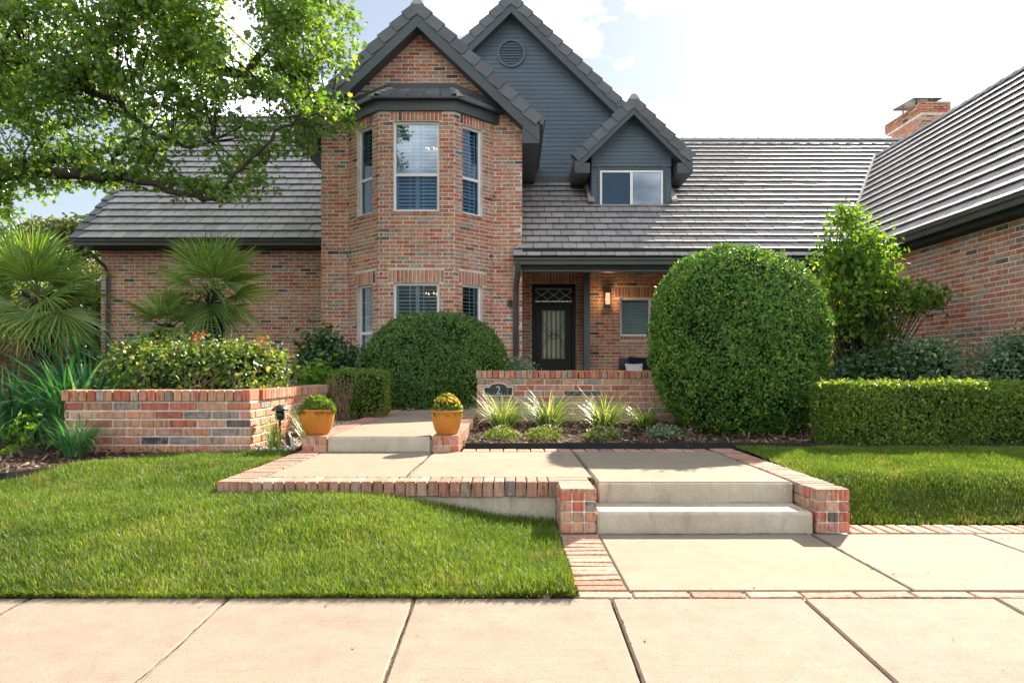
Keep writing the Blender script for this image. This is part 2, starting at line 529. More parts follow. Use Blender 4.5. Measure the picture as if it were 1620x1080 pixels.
# terracotta-orange glazed plastic of the pots
m, t, out = new_mat('pot_orange')
n1 = noise(t, 5.0, 4.0, 0.6)
n2 = noise(t, 16.0, 6.0, 0.7)          # pot grime and lime bloom
pc = mix(t, ramp(t, n2, [(0.52, (0, 0, 0)), (0.72, (0.5, 0.5, 0.5))]), ramp(t, n1, [(0.3, (0.42, 0.150, 0.018)), (0.7, (0.50, 0.195, 0.026))]), (0.36, 0.20, 0.10))
principled(t, out, pc, 0.55, 0.3, noise(t, 60.0, 3.0, 0.6), 0.15, 0.004)

# glass: tinted pane; blue of reflected sky painted in, mirror share set by eye
def glass_material(name, tint, refl, rough=0.02, fk=1.0):
    m, t, out = new_mat(name)
    tr = t.nodes.new('ShaderNodeBsdfTransparent'); tr.inputs['Color'].default_value = (*tint, 1)
    gl = t.nodes.new('ShaderNodeBsdfGlossy'); gl.inputs['Roughness'].default_value = rough
    gl.inputs['Color'].default_value = (0.80, 0.90, 1.0, 1)  # bluish tint stands in for blue sky in the reflection
    fr = t.nodes.new('ShaderNodeFresnel'); fr.inputs['IOR'].default_value = 1.5
    f = math_(t, 'ADD', math_(t, 'MULTIPLY', fr.outputs[0], fk), refl)
    ms = t.nodes.new('ShaderNodeMixShader')
    t.links.new(f, ms.inputs['Fac'])
    t.links.new(tr.outputs[0], ms.inputs[1]); t.links.new(gl.outputs[0], ms.inputs[2])
    t.links.new(ms.outputs[0], out.inputs['Surface'])
glass_material('glass', (0.52, 0.72, 0.84), 0.09)
glass_material('screen_glass', (0.40, 0.58, 0.76), 0.005, 0.3, 0.5)
glass_material('glass_low_mirror', (0.55, 0.66, 0.66), 0.0, 0.02, 0.7)  # mirror share cut in place of dark reflections from unbuilt surroundings
glass_material('leaded_glass', (0.88, 0.90, 0.82), 0.0, 0.15, 0.5)

def emitter(name, color, strength):
    m, t, out = new_mat(name)
    e = t.nodes.new('ShaderNodeEmission')
    e.inputs['Color'].default_value = (*color, 1); e.inputs['Strength'].default_value = strength
    t.links.new(e.outputs[0], out.inputs['Surface'])
emitter('lamp_glow', (1.0, 0.50, 0.27), 0.17)
emitter('bulb_glow', (1.0, 0.58, 0.26), 0.3)
M = MATS
# ------------------------------------------------------------------ terrain and paving (the setting)
def sstep(a, b, x):
    t_ = np.clip((x - a) / (b - a), 0, 1)
    return t_ * t_ * (3 - 2 * t_)

Z_PATIO, Z_WALK = 0.26, 0.396
D_STEP, D_RISER, D_BACK = 4.12, 4.43, 6.13
D_SIDE = 2.94
SIDE_SLOPE = 0.056

def ground_z(x, y):
    x = np.asarray(x, float); y = np.asarray(y, float)
    z = -0.10 + 0.0 * x
    z = z + sstep(4.7, 6.2, y) * 0.26
    z = z + sstep(6.4, 9.0, y) * 0.16
    return z - 0.035

gx = np.concatenate((np.linspace(-400, -14, 10), np.linspace(-12, 14, 66), np.linspace(16, 400, 10)))
gy = np.concatenate((np.linspace(-300, -4, 6), np.linspace(-3, 20, 60), np.linspace(24, 900, 12)))
GX, GY = np.meshgrid(gx, gy)
GZ = ground_z(GX, GY)
GZ = np.where(GY < 0.9, -0.35, GZ)
mb = MB()
nx, ny = len(gx), len(gy)
ii, jj = np.meshgrid(np.arange(nx - 1), np.arange(ny - 1))
a0 = (jj * nx + ii).ravel()
mb.add(np.stack((GX, GY, GZ), -1).reshape(-1, 3), np.stack((a0, a0 + 1, a0 + nx + 1, a0 + nx), 1))
mb.build('ground', M['soil'], kind='structure')
mb = MB(); box(mb, -200, 200, -9.0, 0.95, -0.5, -0.27)
mb.build('street', M['asphalt'], kind='structure')

# sidewalk: separate slabs between open joints, falling towards the street
sidewalk = thing('sidewalk', None, None, (0, 2, -0.1), kind='structure')
joints = [-9.55, -8.72, -7.89, -7.06, -6.23, -5.40, -4.57, -3.74, -2.91, -2.07, -1.22, -0.42, 0.425, 1.253, 2.08, 2.91, 3.74, 4.57, 5.4, 6.23, 7.06, 7.9]
for i in range(len(joints) - 1):
    g = 0.0042 if i >= 10 else 0.0025
    x0, x1 = joints[i] + g, joints[i + 1] - g
    V, F = cbox_geo(x1 - x0, D_SIDE - 1.02, 0.1, 0.008)
    V = V + np.array(((x0 + x1) / 2, (D_SIDE + 1.02) / 2, -0.05))
    V[:, 2] -= (D_SIDE - V[:, 1]) * SIDE_SLOPE
    V[:, 2] += R.uniform(-0.0015, 0.0015)
    mb = MB(); mb.add(V, F, R.random())
    mb.build('slab', M['concrete_pink'], sidewalk)
mb = MB(); box(mb, -9.6, 7.9, 0.86, 1.0, -0.40, -0.107)
mb.build('kerb', M['concrete'], sidewalk)
V = np.array([(-9.6, 1.0, -0.03 - SIDE_SLOPE * 1.94), (7.9, 1.0, -0.03 - SIDE_SLOPE * 1.94), (7.9, 2.96, -0.03), (-9.6, 2.96, -0.03)])
mb = MB(); mb.add(V, [(0, 1, 2, 3)]); mb.build('joint_bed', M['joint_dirt'], sidewalk)

PAVE = []
def paver(parent, x0, x1, y0, y1, z0, z1, c=0.006, mat='paver', tilt=0.0, name='brick'):
    """one bevelled brick laid axis-parallel, slightly out of true"""
    V, F = cbox_geo(x1 - x0, y1 - y0, z1 - z0, c)
    a = R.normal(0, 0.006) + tilt
    ca, sa = math.cos(a), math.sin(a)
    X = V[:, 0] * ca - V[:, 1] * sa; Y = V[:, 0] * sa + V[:, 1] * ca
    V = np.stack((X, Y, V[:, 2] + V[:, 0] * R.normal(0, 0.01) + V[:, 1] * R.normal(0, 0.008)), 1)
    V += np.array(((x0 + x1) / 2 + R.normal(0, 0.001), (y0 + y1) / 2 + R.normal(0, 0.001), (z0 + z1) / 2 + R.normal(0, 0.0012)))
    m_ = MB(); m_.add(V, F, R.random())
    return m_.build(name, M[mat], parent)

# lower walk
walk = thing('lower_walk', None, None, (1.5, 3.5, -0.02), kind='structure')
mb = MB(); box(mb, 0.292, 7.9, D_SIDE + 0.004, 4.33, -0.12, -0.014); mb.build('mortar_bed', M['mortar'], walk)
for x0, x1, ma in ((0.522, 1.786, 'concrete'), (1.796, 2.766, 'concrete_pink'), (2.776, 3.75, 'concrete_pink'), (3.76, 4.8, 'concrete_pink'), (4.81, 7.9, 'concrete_pink')):
    mb = MB(); cbox(mb, x0, x1, 3.045, 4.105 if x0 > 1.0 else 4.118, -0.1, R.uniform(-0.001, 0.001), 0.006)
    mb.build('slab', M[ma], walk)
x = 0.29
while x < 7.8:
    w = 0.243 + R.uniform(-0.012, 0.012)
    paver(walk, x, x + w, D_SIDE + 0.012, 3.032, -0.06, -0.002)
    x += w + 0.010
y = 3.046
k = 0
while y < 4.10:
    paver(walk, 0.288 + R.uniform(-.004, .004), 0.514, y, y + 0.0675, -0.06, 0.0)
    y += 0.0755
x = 2.055
while x < 7.6:
    paver(walk, x, x + 0.066, 4.116, 4.335, -0.05, 0.004)
    x += 0.0755

# terrace with its steps
terrace = thing('terrace', None, None, (0, 5, 0), kind='structure')
mb = MB()
box(mb, -1.90, 0.285, 4.455, D_BACK + 0.2, -0.1, Z_PATIO - 0.055)
box(mb, 0.30, 2.03, 4.47, D_BACK + 0.2, -0.1, Z_PATIO - 0.05)
mb.build('foundation_wall', M['concrete_riser'], terrace)
for x0, x1 in ((-1.685, -0.716), (-0.704, 0.545), (0.557, 1.825)):
    y0 = D_RISER + 0.215 if x1 < 0.6 else D_RISER
    mb = MB()
    cbox(mb, x0, x1, y0, D_BACK - 0.006, Z_PATIO - (0.06 if x1 < 0.6 else 0.145), Z_PATIO + R.uniform(-.001, .001), 0.008 if x1 < .6 else 0.014)
    mb.build('slab', M['concrete'], terrace)
mb = MB(); cbox(mb, 0.295, 0.552, D_RISER + 0.215, D_RISER + 0.34, 0.0, Z_PATIO - 0.004, 0.006); mb.build('slab', M['concrete'], terrace)
mb = MB(); cbox(mb, 0.56, 1.822, D_RISER - 0.010, D_RISER + 0.06, 0.10, Z_PATIO - 0.006, 0.010); mb.build('riser', M['concrete_riser'], terrace)
mb = MB(); cbox(mb, 0.513, 1.822, D_STEP + 0.0, D_RISER + 0.05, -0.05, 0.128, 0.016); mb.build('step', M['concrete_riser'], terrace)
x = -1.69                                              # rowlock along the terrace front
while x < 0.275:
    paver(terrace, x, x + 0.064, D_RISER, D_RISER + 0.203, Z_PATIO - 0.098, Z_PATIO + 0.002, 0.005)
    x += 0.0715
y = D_RISER
while y < D_BACK + 0.18:                               # left border
    paver(terrace, -1.915, -1.697, y, y + 0.064, Z_PATIO - 0.09, Z_PATIO + 0.003, 0.005)
    y += 0.0715
y = D_STEP + 0.11
while y < D_BACK + 0.18:                               # right border
    paver(terrace, 1.835, 2.045, y, y + 0.064, Z_PATIO - 0.07, Z_PATIO + 0.003, 0.005)
    y += 0.0715
x = -0.45
while x < 1.80:                                        # back border
    paver(terrace, x, x + 0.115, D_BACK + 0.004, D_BACK + 0.20, Z_PATIO - 0.06, Z_PATIO + 0.002, 0.004)
    x += 0.125

def pier(parent, x0, x1, y0, y1, z0, z1, nx_, nz_):
    mb = MB(); box(mb, x0 + 0.012, x1 - 0.012, y0 + 0.010, y1, z0, z1 - 0.008); mb.build('mortar_core', M['mortar'], parent)
    w = (x1 - x0) / nx_; h = (z1 - z0) / nz_
    for j in range(nz_):
        for i in range(nx_):
            paver(parent, x0 + i * w + 0.004, x0 + (i + 1) * w - 0.004, y0 + R.uniform(-.002, .002), y0 + 0.1, z0 + j * h + 0.004, z0 + (j + 1) * h - 0.004, 0.005, 'brick')
        n_s = max(1, int((y1 - y0 - 0.1) / 0.1))
        for s_ in range(n_s):
            ya = y0 + 0.108 + s_ * (y1 - y0 - 0.1) / n_s
            yb = ya + (y1 - y0 - 0.1) / n_s - 0.008
            for (xa, xb) in ((x0 - 0.001, x0 + 0.06), (x1 - 0.06, x1 + 0.001)):
                paver(parent, xa, xb, ya, yb, z0 + j * h + 0.004, z0 + (j + 1) * h - 0.004, 0.005, 'brick')
pier(terrace, 0.29, 0.512, D_STEP, D_RISER + 0.21, 0.0, Z_PATIO - 0.004, 3, 4)
for q in range(4):
    paver(terrace, 0.296, 0.506, D_STEP + 0.006 + q * 0.122, D_STEP + 0.122 + q * 0.122, Z_PATIO - 0.02, Z_PATIO + 0.004, 0.004)
pier(terrace, 1.835, 2.045, D_STEP, D_RISER + 0.1, 0.0, Z_PATIO - 0.004, 3, 4)
for q in range(2):
    paver(terrace, 1.84, 2.04, D_STEP + 0.004 + q * 0.056, D_STEP + 0.054 + q * 0.056, Z_PATIO - 0.02, Z_PATIO + 0.004, 0.004)

# upper walk
uwalk = thing('upper_walk', None, None, (-1, 8, 0.3), kind='structure')
mb = MB(); box(mb, -1.86, -0.49, D_BACK + 0.02, 10.6, 0.1, Z_WALK - 0.03); mb.build('mortar_core', M['mortar_dark'], uwalk)
mb = MB(); cbox(mb, -1.655, -0.735, D_BACK, 8.6, 0.12, Z_WALK, 0.014); mb.build('slab', M['concrete'], uwalk)
mb = MB(); cbox(mb, -1.652, -0.738, D_BACK - 0.008, D_BACK + 0.05, 0.15, Z_WALK - 0.006, 0.008); mb.build('riser', M['concrete_riser'], uwalk)
mb = MB(); cbox(mb, -1.655, -0.735, 8.61, 11.4, 0.12, Z_WALK - 0.002, 0.01); mb.build('slab', M['concrete'], uwalk)
mb = MB(); cbox(mb, -0.725, 6.4, 9.62, 16.4, 0.12, Z_WALK, 0.01); mb.build('porch_slab', M['concrete'], uwalk)
y = D_BACK + 0.21
while y < 10.4:
    paver(uwalk, -1.88, -1.665, y, y + 0.064, Z_WALK - 0.06, Z_WALK + 0.003, 0.005)
    y += 0.0715
y = D_BACK + 0.21
while y < 9.55:
    paver(uwalk, -0.725, -0.475, y, y + 0.064, Z_WALK - 0.13, Z_WALK + 0.003, 0.005)
    y += 0.0715
pier(uwalk, -1.89, -1.662, D_BACK, D_BACK + 0.2, Z_PATIO - 0.02, Z_WALK - 0.006, 2, 2)
pier(uwalk, -0.715, -0.475, D_BACK, D_BACK + 0.2, Z_PATIO - 0.02, Z_WALK - 0.006, 3, 2)
for (xa, xb) in ((-1.885, -1.667), (-0.71, -0.48)):
    for q in range(3):
        paver(uwalk, xa, xb, D_BACK + 0.006 + q * 0.066, D_BACK + 0.066 + q * 0.066, Z_WALK - 0.03, Z_WALK + 0.004, 0.004)

# ------------------------------------------------------------------ brick laying
class Wall:
    def __init__(self, o, u, n):
        self.o = np.array((o[0], o[1], 0.0)); self.u = np.array((u[0], u[1], 0.0)); self.n = np.array((n[0], n[1], 0.0))
    def pt(self, u, z, n=0.0):
        return self.o + self.u * u + self.n * n + np.array((0, 0, z))

BL, BH, MJ = 0.254, 0.0762, 0.0155
BRICKS = []
def put_brick(w, par, ua, ub, za, zb, dep=0.05, n=0.0):
    BRICKS.append((w, par, ua, ub, za, zb, dep, n + R.normal(0, 0.0012), R.random()))

def lay(w, par, u0, u1, z0, z1, openings=(), edge=None, phase=0.0, n=0.0):
    rows = int(round((z1 - z0) / BH))
    for j in range(rows):
        za = z0 + j * BH; zb = za + BH - MJ; zm = (za + zb) / 2
        a, b = (u0, u1) if edge is None else edge(zm)
        a, b = max(a, u0), min(b, u1)
        if b - a < 0.04:
            continue
        ivs = [(a, b)]
        for (oa, ob, oz0, oz1) in openings:
            if oz0 - 0.03 < zm < oz1 + 0.01:
                nv = []
                for (p, q) in ivs:
                    if ob <= p or oa >= q:
                        nv.append((p, q)); continue
                    if oa > p: nv.append((p, oa))
                    if ob < q: nv.append((ob, q))
                ivs = nv
        off = u0 + phase + (BL / 2 if j % 2 else 0.0)
        for (p, q) in ivs:
            k = math.floor((p - off) / BL)
            while off + k * BL < q:
                s = off + k * BL + R.normal(0, 0.002); e = off + (k + 1) * BL - MJ + R.normal(0, 0.002)
                s2, e2 = max(s, p + (0.004 if s < p else 0)), min(e, q - 0.003)
                if e2 - s2 > 0.03:
                    put_brick(w, par, s2, e2, za, zb, 0.05, n)
                k += 1

def soldiers(w, par, u0, u1, z0, z1, pitch=0.0762, n=0.0):
    k = max(1, int(round((u1 - u0) / pitch))); p = (u1 - u0) / k
    for i in range(k):
        put_brick(w, par, u0 + i * p + MJ / 2, u0 + (i + 1) * p - MJ / 2, z0, z1, 0.05, n)

def panel(w, name, parent, u0, u1, z0, z1, openings=(), mat='mortar', front=-0.0055, back=-0.14, poly=None, label=None):
    us = sorted({u0, u1, *[max(u0, min(u1, v)) for o in openings for v in o[:2]]})
    zs = sorted({z0, z1, *[max(z0, min(z1, v)) for o in openings for v in o[2:4]]})
    nu, nz = len(us) - 1, len(zs) - 1
    full = [[not any(o[0] < (us[i] + us[i + 1]) / 2 < o[1] and o[2] < (zs[j] + zs[j + 1]) / 2 < o[3] for o in openings) for j in range(nz)] for i in range(nu)]
    mb = MB()
    for i in range(nu):
        for j in range(nz):
            if not full[i][j]:
                continue
            a, b, c, d = us[i], us[i + 1], zs[j], zs[j + 1]
            mb.add([w.pt(a, c, front), w.pt(b, c, front), w.pt(b, d, front), w.pt(a, d, front)], [(0, 1, 2, 3)])
            for (di, dj, e) in ((-1, 0, (a, c, a, d)), (1, 0, (b, c, b, d)), (0, -1, (a, c, b, c)), (0, 1, (a, d, b, d))):
                x_, y_ = i + di, j + dj
                if 0 <= x_ < nu and 0 <= y_ < nz and full[x_][y_]:
                    continue
                mb.add([w.pt(e[0], e[1], front), w.pt(e[2], e[3], front), w.pt(e[2], e[3], back), w.pt(e[0], e[1], back)], [(0, 1, 2, 3)])
    if poly is not None:
        prism(mb, [w.pt(p[0], p[1], front) for p in poly], w.n * (back - front))
    o = mb.build(name, M[mat], parent)
    if label:
        o['label'] = label
    return o

# ------------------------------------------------------------------ the house
house = thing('brick_house', 'two-storey red brick house with grey tiled roofs and slate-blue siding gables', 'house', (0, 15, 0.3))

def board(mb, p0, p1, drop, thick, outn):
    """board whose top edge runs p0-p1, hanging 'drop' below it, 'thick' deep along -outn"""
    p0, p1 = np.asarray(p0, float), np.asarray(p1, float)
    dn = np.array((0, 0, -drop))
    prism(mb, [p0, p1, p1 + dn, p0 + dn], -np.asarray(outn, float) * thick)

def profile_run(mb, p0, p1, outn, prof):
    """sweep a profile [(out, up)] from p0 to p1"""
    outn = np.asarray(outn, float); p0 = np.asarray(p0, float); p1 = np.asarray(p1, float)
    prism(mb, [p0 + outn * a + np.array((0, 0, b)) for a, b in prof], p1 - p0)

GUT = [(0.0, 0.0), (0.0, -0.125), (0.075, -0.125), (0.085, -0.06), (0.115, -0.035), (0.12, 0.0)]

TILES = []
TE, TW = 0.30, 0.292
def tile_roof(par, p0, U, V, Nn, vmax, rng_, tw=TW, te=TE, seed=0):
    """lay tiles on the plane p0 + u U + v V; rng_(v) -> (umin, umax)"""
    p0, U, V, Nn = (np.asarray(a, float) for a in (p0, U, V, Nn))
    rows = int(math.ceil(vmax / te))
    for j in range(rows):
        v0, v1 = j * te - 0.025, min(vmax, (j + 1) * te + 0.03)
        if j == 0: v0 = -0.03
        lo0, hi0 = rng_(max(0.0, v0)); lo1, hi1 = rng_(v1)
        a, b = min(lo0, lo1), max(hi0, hi1)
        off = (0.5 * tw if j % 2 else 0.0) + R.normal(0, 0.004)
        k = math.floor((a - off) / tw)
        while off + k * tw < b:
            s, e = off + k * tw, off + (k + 1) * tw - 0.013
            k += 1
            q = (max(s, lo0), min(e, hi0), max(s, lo1), min(e, hi1))
            if (q[1] - q[0] < 0.012) and (q[3] - q[2] < 0.012):
                continue
            cut = abs(q[0] - s) + abs(q[2] - s) + abs(q[1] - e) + abs(q[3] - e) > 1e-6
            if q[1] < q[0]: q = (q[0], q[0], q[2], q[3])
            if q[3] < q[2]: q = (q[0], q[1], q[2], q[2])
            TILES.append((par, p0, U, V, Nn, q, v0, v1, R.normal(0, 0.0014), R.random(), cut))

def deck(name, pts, Nn, thick=0.09, mat='soffit', label=None):
    mb = MB(); prism(mb, pts, -np.asarray(Nn, float) * thick)
    o = mb.build(name, M[mat], house)
    if label: o['label'] = label
    return o

def rake_tiles(par, p_low, p_top, outn, side, tl=0.33, h=0.19, dep=0.24):
    """trim tiles lapped up a gable edge, each its own piece"""
    p_low, p_top, outn = (np.asarray(a, float) for a in (p_low, p_top, outn))
    L = np.linalg.norm(p_top - p_low); D = (p_top - p_low) / L
    Up = np.cross(D, outn); Up = Up if Up[2] > 0 else -Up
    n_ = int(round(L / tl)); tl = L / n_
    for i in range(n_):
        a = p_low + D * (i * tl - 0.03); b = p_low + D * ((i + 1) * tl)
        mb = MB()
        pts = []
        for (c_, lift, out) in ((a, 0.045, 0.028), (b, 0.012, 0.006)):
            pts += [c_ + Up * (lift + 0.02) + outn * out, c_ + Up * (lift + 0.02) - outn * dep, c_ - Up * (h - lift) - outn * 0.03, c_ - Up * (h - lift) + outn * out]
        mb.add(pts, [(0, 3, 2, 1), (4, 5, 6, 7), (0, 4, 7, 3), (0, 1, 5, 4), (1, 2, 6, 5), (2, 3, 7, 6)], R.random())
        mb.build('rake_tile', M['rake_tile'], par)

def ridge_tiles(par, p0, p1, half=0.13, drop=0.10, tl=0.36):
    p0, p1 = np.asarray(p0, float), np.asarray(p1, float)
    L = np.linalg.norm(p1 - p0); D = (p1 - p0) / L
    side = np.cross(D, (0, 0, 1.0)); side /= np.linalg.norm(side)
    n_ = int(round(L / tl)); tl = L / n_
    for i in range(n_):
        a = p0 + D * (i * tl - 0.03); b = p0 + D * ((i + 1) * tl)
        pts = []
        for (c_, l_) in ((a, 0.035), (b, 0.01)):
            up = np.array((0, 0, 1.0))
            pts += [c_ - side * half + up * (l_ - drop), c_ - side * half * 0.45 + up * (l_ + 0.0), c_ + up * (l_ + 0.025), c_ + side * half * 0.45 + up * l_, c_ + side * half + up * (l_ - drop)]
        F = [(k, k + 1, k + 6, k + 5) for k in range(4)] + [(4, 3, 2, 1, 0), (5, 6, 7, 8, 9)]
        mb = MB(); mb.add(pts, F, R.random()); mb.build('ridge_tile', M['roof_tile'], par)

# ---- windows
def window(w, u0, u1, z0, z1, n, style='sash', label=None, lower_dark=False, cols=2, sash=None, glass='glass'):
    """frame with sash, glazing bars, panes and what hangs behind; all set back n from the wall face"""
    fw = 0.045
    mb = MB()
    def bar(a, b, c, d, n0, n1):
        prism(mb, [w.pt(a, c, n1), w.pt(b, c, n1), w.pt(b, d, n1), w.pt(a, d, n1)], w.n * (n0 - n1))
    bar(u0, u0 + fw, z0, z1, n - 0.06, n); bar(u1 - fw, u1, z0, z1, n - 0.06, n)
    bar(u0 + fw, u1 - fw, z0, z0 + fw, n - 0.06, n - 0.002); bar(u0 + fw, u1 - fw, z1 - fw, z1, n - 0.06, n - 0.002)
    zs = sash if sash is not None else (z0 + z1) / 2
    if style in ('sash',):
        bar(u0 + fw, u1 - fw, zs - 0.025, zs + 0.025, n - 0.055, n - 0.004)
    if style in ('slider',):
        um = (u0 + u1) / 2
        bar(um - 0.028, um + 0.028, z0 + fw, z1 - fw, n - 0.055, n - 0.004)
    fr = mb.build('window', M['window_frame'], house)
    if label: fr['label'] = label
    iu0, iu1, iz0, iz1 = u0 + fw, u1 - fw, z0 + fw, z1 - fw
    if style == 'sash':
        panes = [(iu0, iu1, iz0, zs - 0.025, lower_dark), (iu0, iu1, zs + 0.025, iz1, False)]
    elif style == 'slider':
        um = (u0 + u1) / 2
        panes = [(iu0, um - 0.028, iz0, iz1, lower_dark), (um + 0.028, iu1, iz0, iz1, False)]
    else:
        panes = [(iu0, iu1, iz0, iz1, False)]
    for (a, b, c, d, dk) in panes:
        mb = MB(); mb.add([w.pt(a, c, n - 0.022), w.pt(b, c, n - 0.022), w.pt(b, d, n - 0.022), w.pt(a, d, n - 0.022)], [(0, 1, 2, 3)])
        mb.build('pane', M['screen_glass' if dk else glass], fr)
        if style == 'sash':
            nc, nr = cols, max(2, int(round((d - c) / 0.30)))
            for k in range(1, nc + 1):
                uu = a + (b - a) * k / (nc + 1)
                mb = MB(); prism(mb, [w.pt(uu - 0.006, c, n - 0.026), w.pt(uu + 0.006, c, n - 0.026), w.pt(uu + 0.006, d, n - 0.026), w.pt(uu - 0.006, d, n - 0.026)], w.n * -0.008)
                mb.build('glazing_bar', M['window_frame'], fr)
            for k in range(1, nr):
                zz = c + (d - c) * k / nr
                mb = MB(); prism(mb, [w.pt(a, zz - 0.006, n - 0.0265), w.pt(b, zz - 0.006, n - 0.0265), w.pt(b, zz + 0.006, n - 0.0265), w.pt(a, zz + 0.006, n - 0.0265)], w.n * -0.007)
                mb.build('glazing_bar', M['window_frame'], fr)
    # shutter panels / blind slats behind the glass
    mb = MB()
    if style == 'sash':
        um = (iu0 + iu1) / 2
        for (a, b) in ((iu0, um - 0.004), (um + 0.004, iu1)) if iu1 - iu0 > 0.6 else ((iu0, iu1),):
            for (p, q) in ((a, a + 0.03), (b - 0.03, b)):
                prism(mb, [w.pt(p, iz0, n - 0.10), w.pt(q, iz0, n - 0.10), w.pt(q, iz1, n - 0.10), w.pt(p, iz1, n - 0.10)], w.n * -0.03)
        pitch, sw, ang = 0.070, 0.062, (0.95 if glass == 'glass' else 0.45)
    else:
        pitch, sw, ang = 0.042, 0.044, 0.9
    zz = iz0 + 0.05
    su0 = (iu0 + iu1) / 2 if (style == 'slider' and lower_dark) else iu0
    while zz < iz1 - 0.04:
        dz, dn = sw / 2 * math.sin(ang), sw / 2 * math.cos(ang)
        mb.add([w.pt(su0 + 0.02, zz - dz, n - 0.11 + dn), w.pt(iu1 - 0.02, zz - dz, n - 0.11 + dn), w.pt(iu1 - 0.02, zz + dz, n - 0.11 - dn), w.pt(su0 + 0.02, zz + dz, n - 0.11 - dn)], [(0, 1, 2, 3)])
        zz += pitch
    mb.build('shutter_slats', M['shutter_white'], fr, kind='stuff')
    mb = MB()
    k = 0.5
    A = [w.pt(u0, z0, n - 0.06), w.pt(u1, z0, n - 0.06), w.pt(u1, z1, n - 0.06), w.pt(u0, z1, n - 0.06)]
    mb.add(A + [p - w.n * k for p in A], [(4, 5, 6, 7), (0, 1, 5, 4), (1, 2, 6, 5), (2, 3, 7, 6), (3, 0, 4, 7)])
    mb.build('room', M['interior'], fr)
    return fr

def chandelier(w, u, z, n, parent):
    mb = MB()
    for k in range(6):
        a = k * math.pi / 3
        c = w.pt(u + 0.10 * math.cos(a), z + 0.012 * (k % 2), n + 0.05 * math.sin(a))
        lathe(mb, [(0.004, -0.02, 0), (0.013, -0.006, 0), (0.011, 0.010, 0), (0.002, 0.028, 0)], *c, seg=6)
    return mb.build('chandelier_bulbs', M['bulb_glow'], parent, kind='stuff')

# ---- left wing
WL = Wall((-9.17, 15.23), (1, 0), (0, -1))
wl = panel(WL, 'wing_wall', house, 0, 4.95, 0.2, 3.80, mat='mortar', label='shaded brick wall under the low eave behind the palms')
lay(WL, wl, 0, 4.95, 0.25, 0.25 + 45 * BH)
soldiers(WL, wl, 0, 4.95, 0.25 + 45 * BH, 0.25 + 45 * BH + 0.093)
mb = MB(); box(mb, -9.17, -9.03, 15.4, 24.5, 0.2, 3.78); mb.add([(-9.1, 15.35, 3.78), (-9.1, 24.4, 3.78), (-9.1, 19.6, 8.0)], [(0, 1, 2)]); mb.build('end_wall', M['mortar'], house)
mL = 0.94
cL, sL = 1 / math.hypot(1, mL), mL / math.hypot(1, mL)
pL = np.array((-9.56, 14.80, 3.86)); VL = np.array((0, cL, sL)); NL = np.array((0, -sL, cL)); vL = 4.7 / cL
dkL = deck('wing_roof', [pL, pL + (5.75, 0, 0), pL + np.array((5.75, 0, 0)) + VL * vL, pL + VL * vL], NL, label='shaded grey tile roof above the left wing')
tile_roof(dkL, pL, (1, 0, 0), VL, NL, vL, lambda v: (0.17, 5.68 + 0 * v))
rake_tiles(dkL, pL + np.array((0.0, 0, 0.0)), pL + VL * vL, np.array((-1.0, 0, 0)), 1, h=0.12, dep=0.2)
top = pL + VL * vL
mb = MB(); prism(mb, [top, top + (5.75, 0, 0), top + (5.75, 4.7, -4.4), top + (0, 4.7, -4.4)], (0, 0, -0.1)); mb.build('back_roof', M['roof_tile'], house)
mb = MB()
board(mb, (-9.50, 14.86, 3.83), (-3.89, 14.86, 3.83), 0.16, 0.03, (0, -1, 0))
box(mb, -9.50, -3.89, 14.89, 15.23, 3.685, 3.70)
mb.build('fascia', M['soffit'], house)
mb = MB(); profile_run(mb, (-9.56, 14.83, 3.84), (-3.90, 14.83, 3.84), (0, -1, 0), GUT); mb.build('gutter', M['gutter'], house)
mb = MB(); tube(mb, [(-9.22, 14.77, 3.74), (-9.22, 14.80, 3.62), (-9.02, 15.12, 3.32), (-9.0, 15.17, 3.2), (-9.0, 15.17, 0.3)], 0.048, 4); mb.build('downspout', M['gutter'], house)

# ---- front gable with its two-storey bay
XG, MG = -1.85, 0.945
WG = Wall((-3.88, 13.88), (1, 0), (0, -1))
zg = lambda u: 8.02 - MG * abs(u - (XG + 3.88))
gable_open = [(-3.32 + 3.88, -0.386 + 3.88, -1, 6.34)]
wg = panel(WG, 'gable_wall', house, 0, 4.085, 0.2, 6.0, [(0.56, 3.494, -1, 6.1)], poly=[(0, 6.0), (4.085, 6.0), (4.085, 6.08), (2.03, 8.02), (0, 6.08)], label='brick front gable wall flanking and rising above the bay')
lay(WG, wg, 0, 4.085, 0.25, 8.05, gable_open, edge=lambda z: (0, 4.085) if z < 6.05 else (2.03 - (8.0 - z) / MG, 2.03 + (8.0 - z) / MG))
WGr = Wall((0.205, 13.88), (0, 1), (1, 0))
wgr = panel(WGr, 'gable_side_wall', house, 0.002, 2.75, 0.2, 6.0)
lay(WGr, wgr, 0, 2.75, 0.25, 6.0)
mb = MB(); box(mb, -3.88, -3.75, 14.02, 17.0, 0.3, 6.0); mb.build('gable_side_wall', M['mortar'], house)

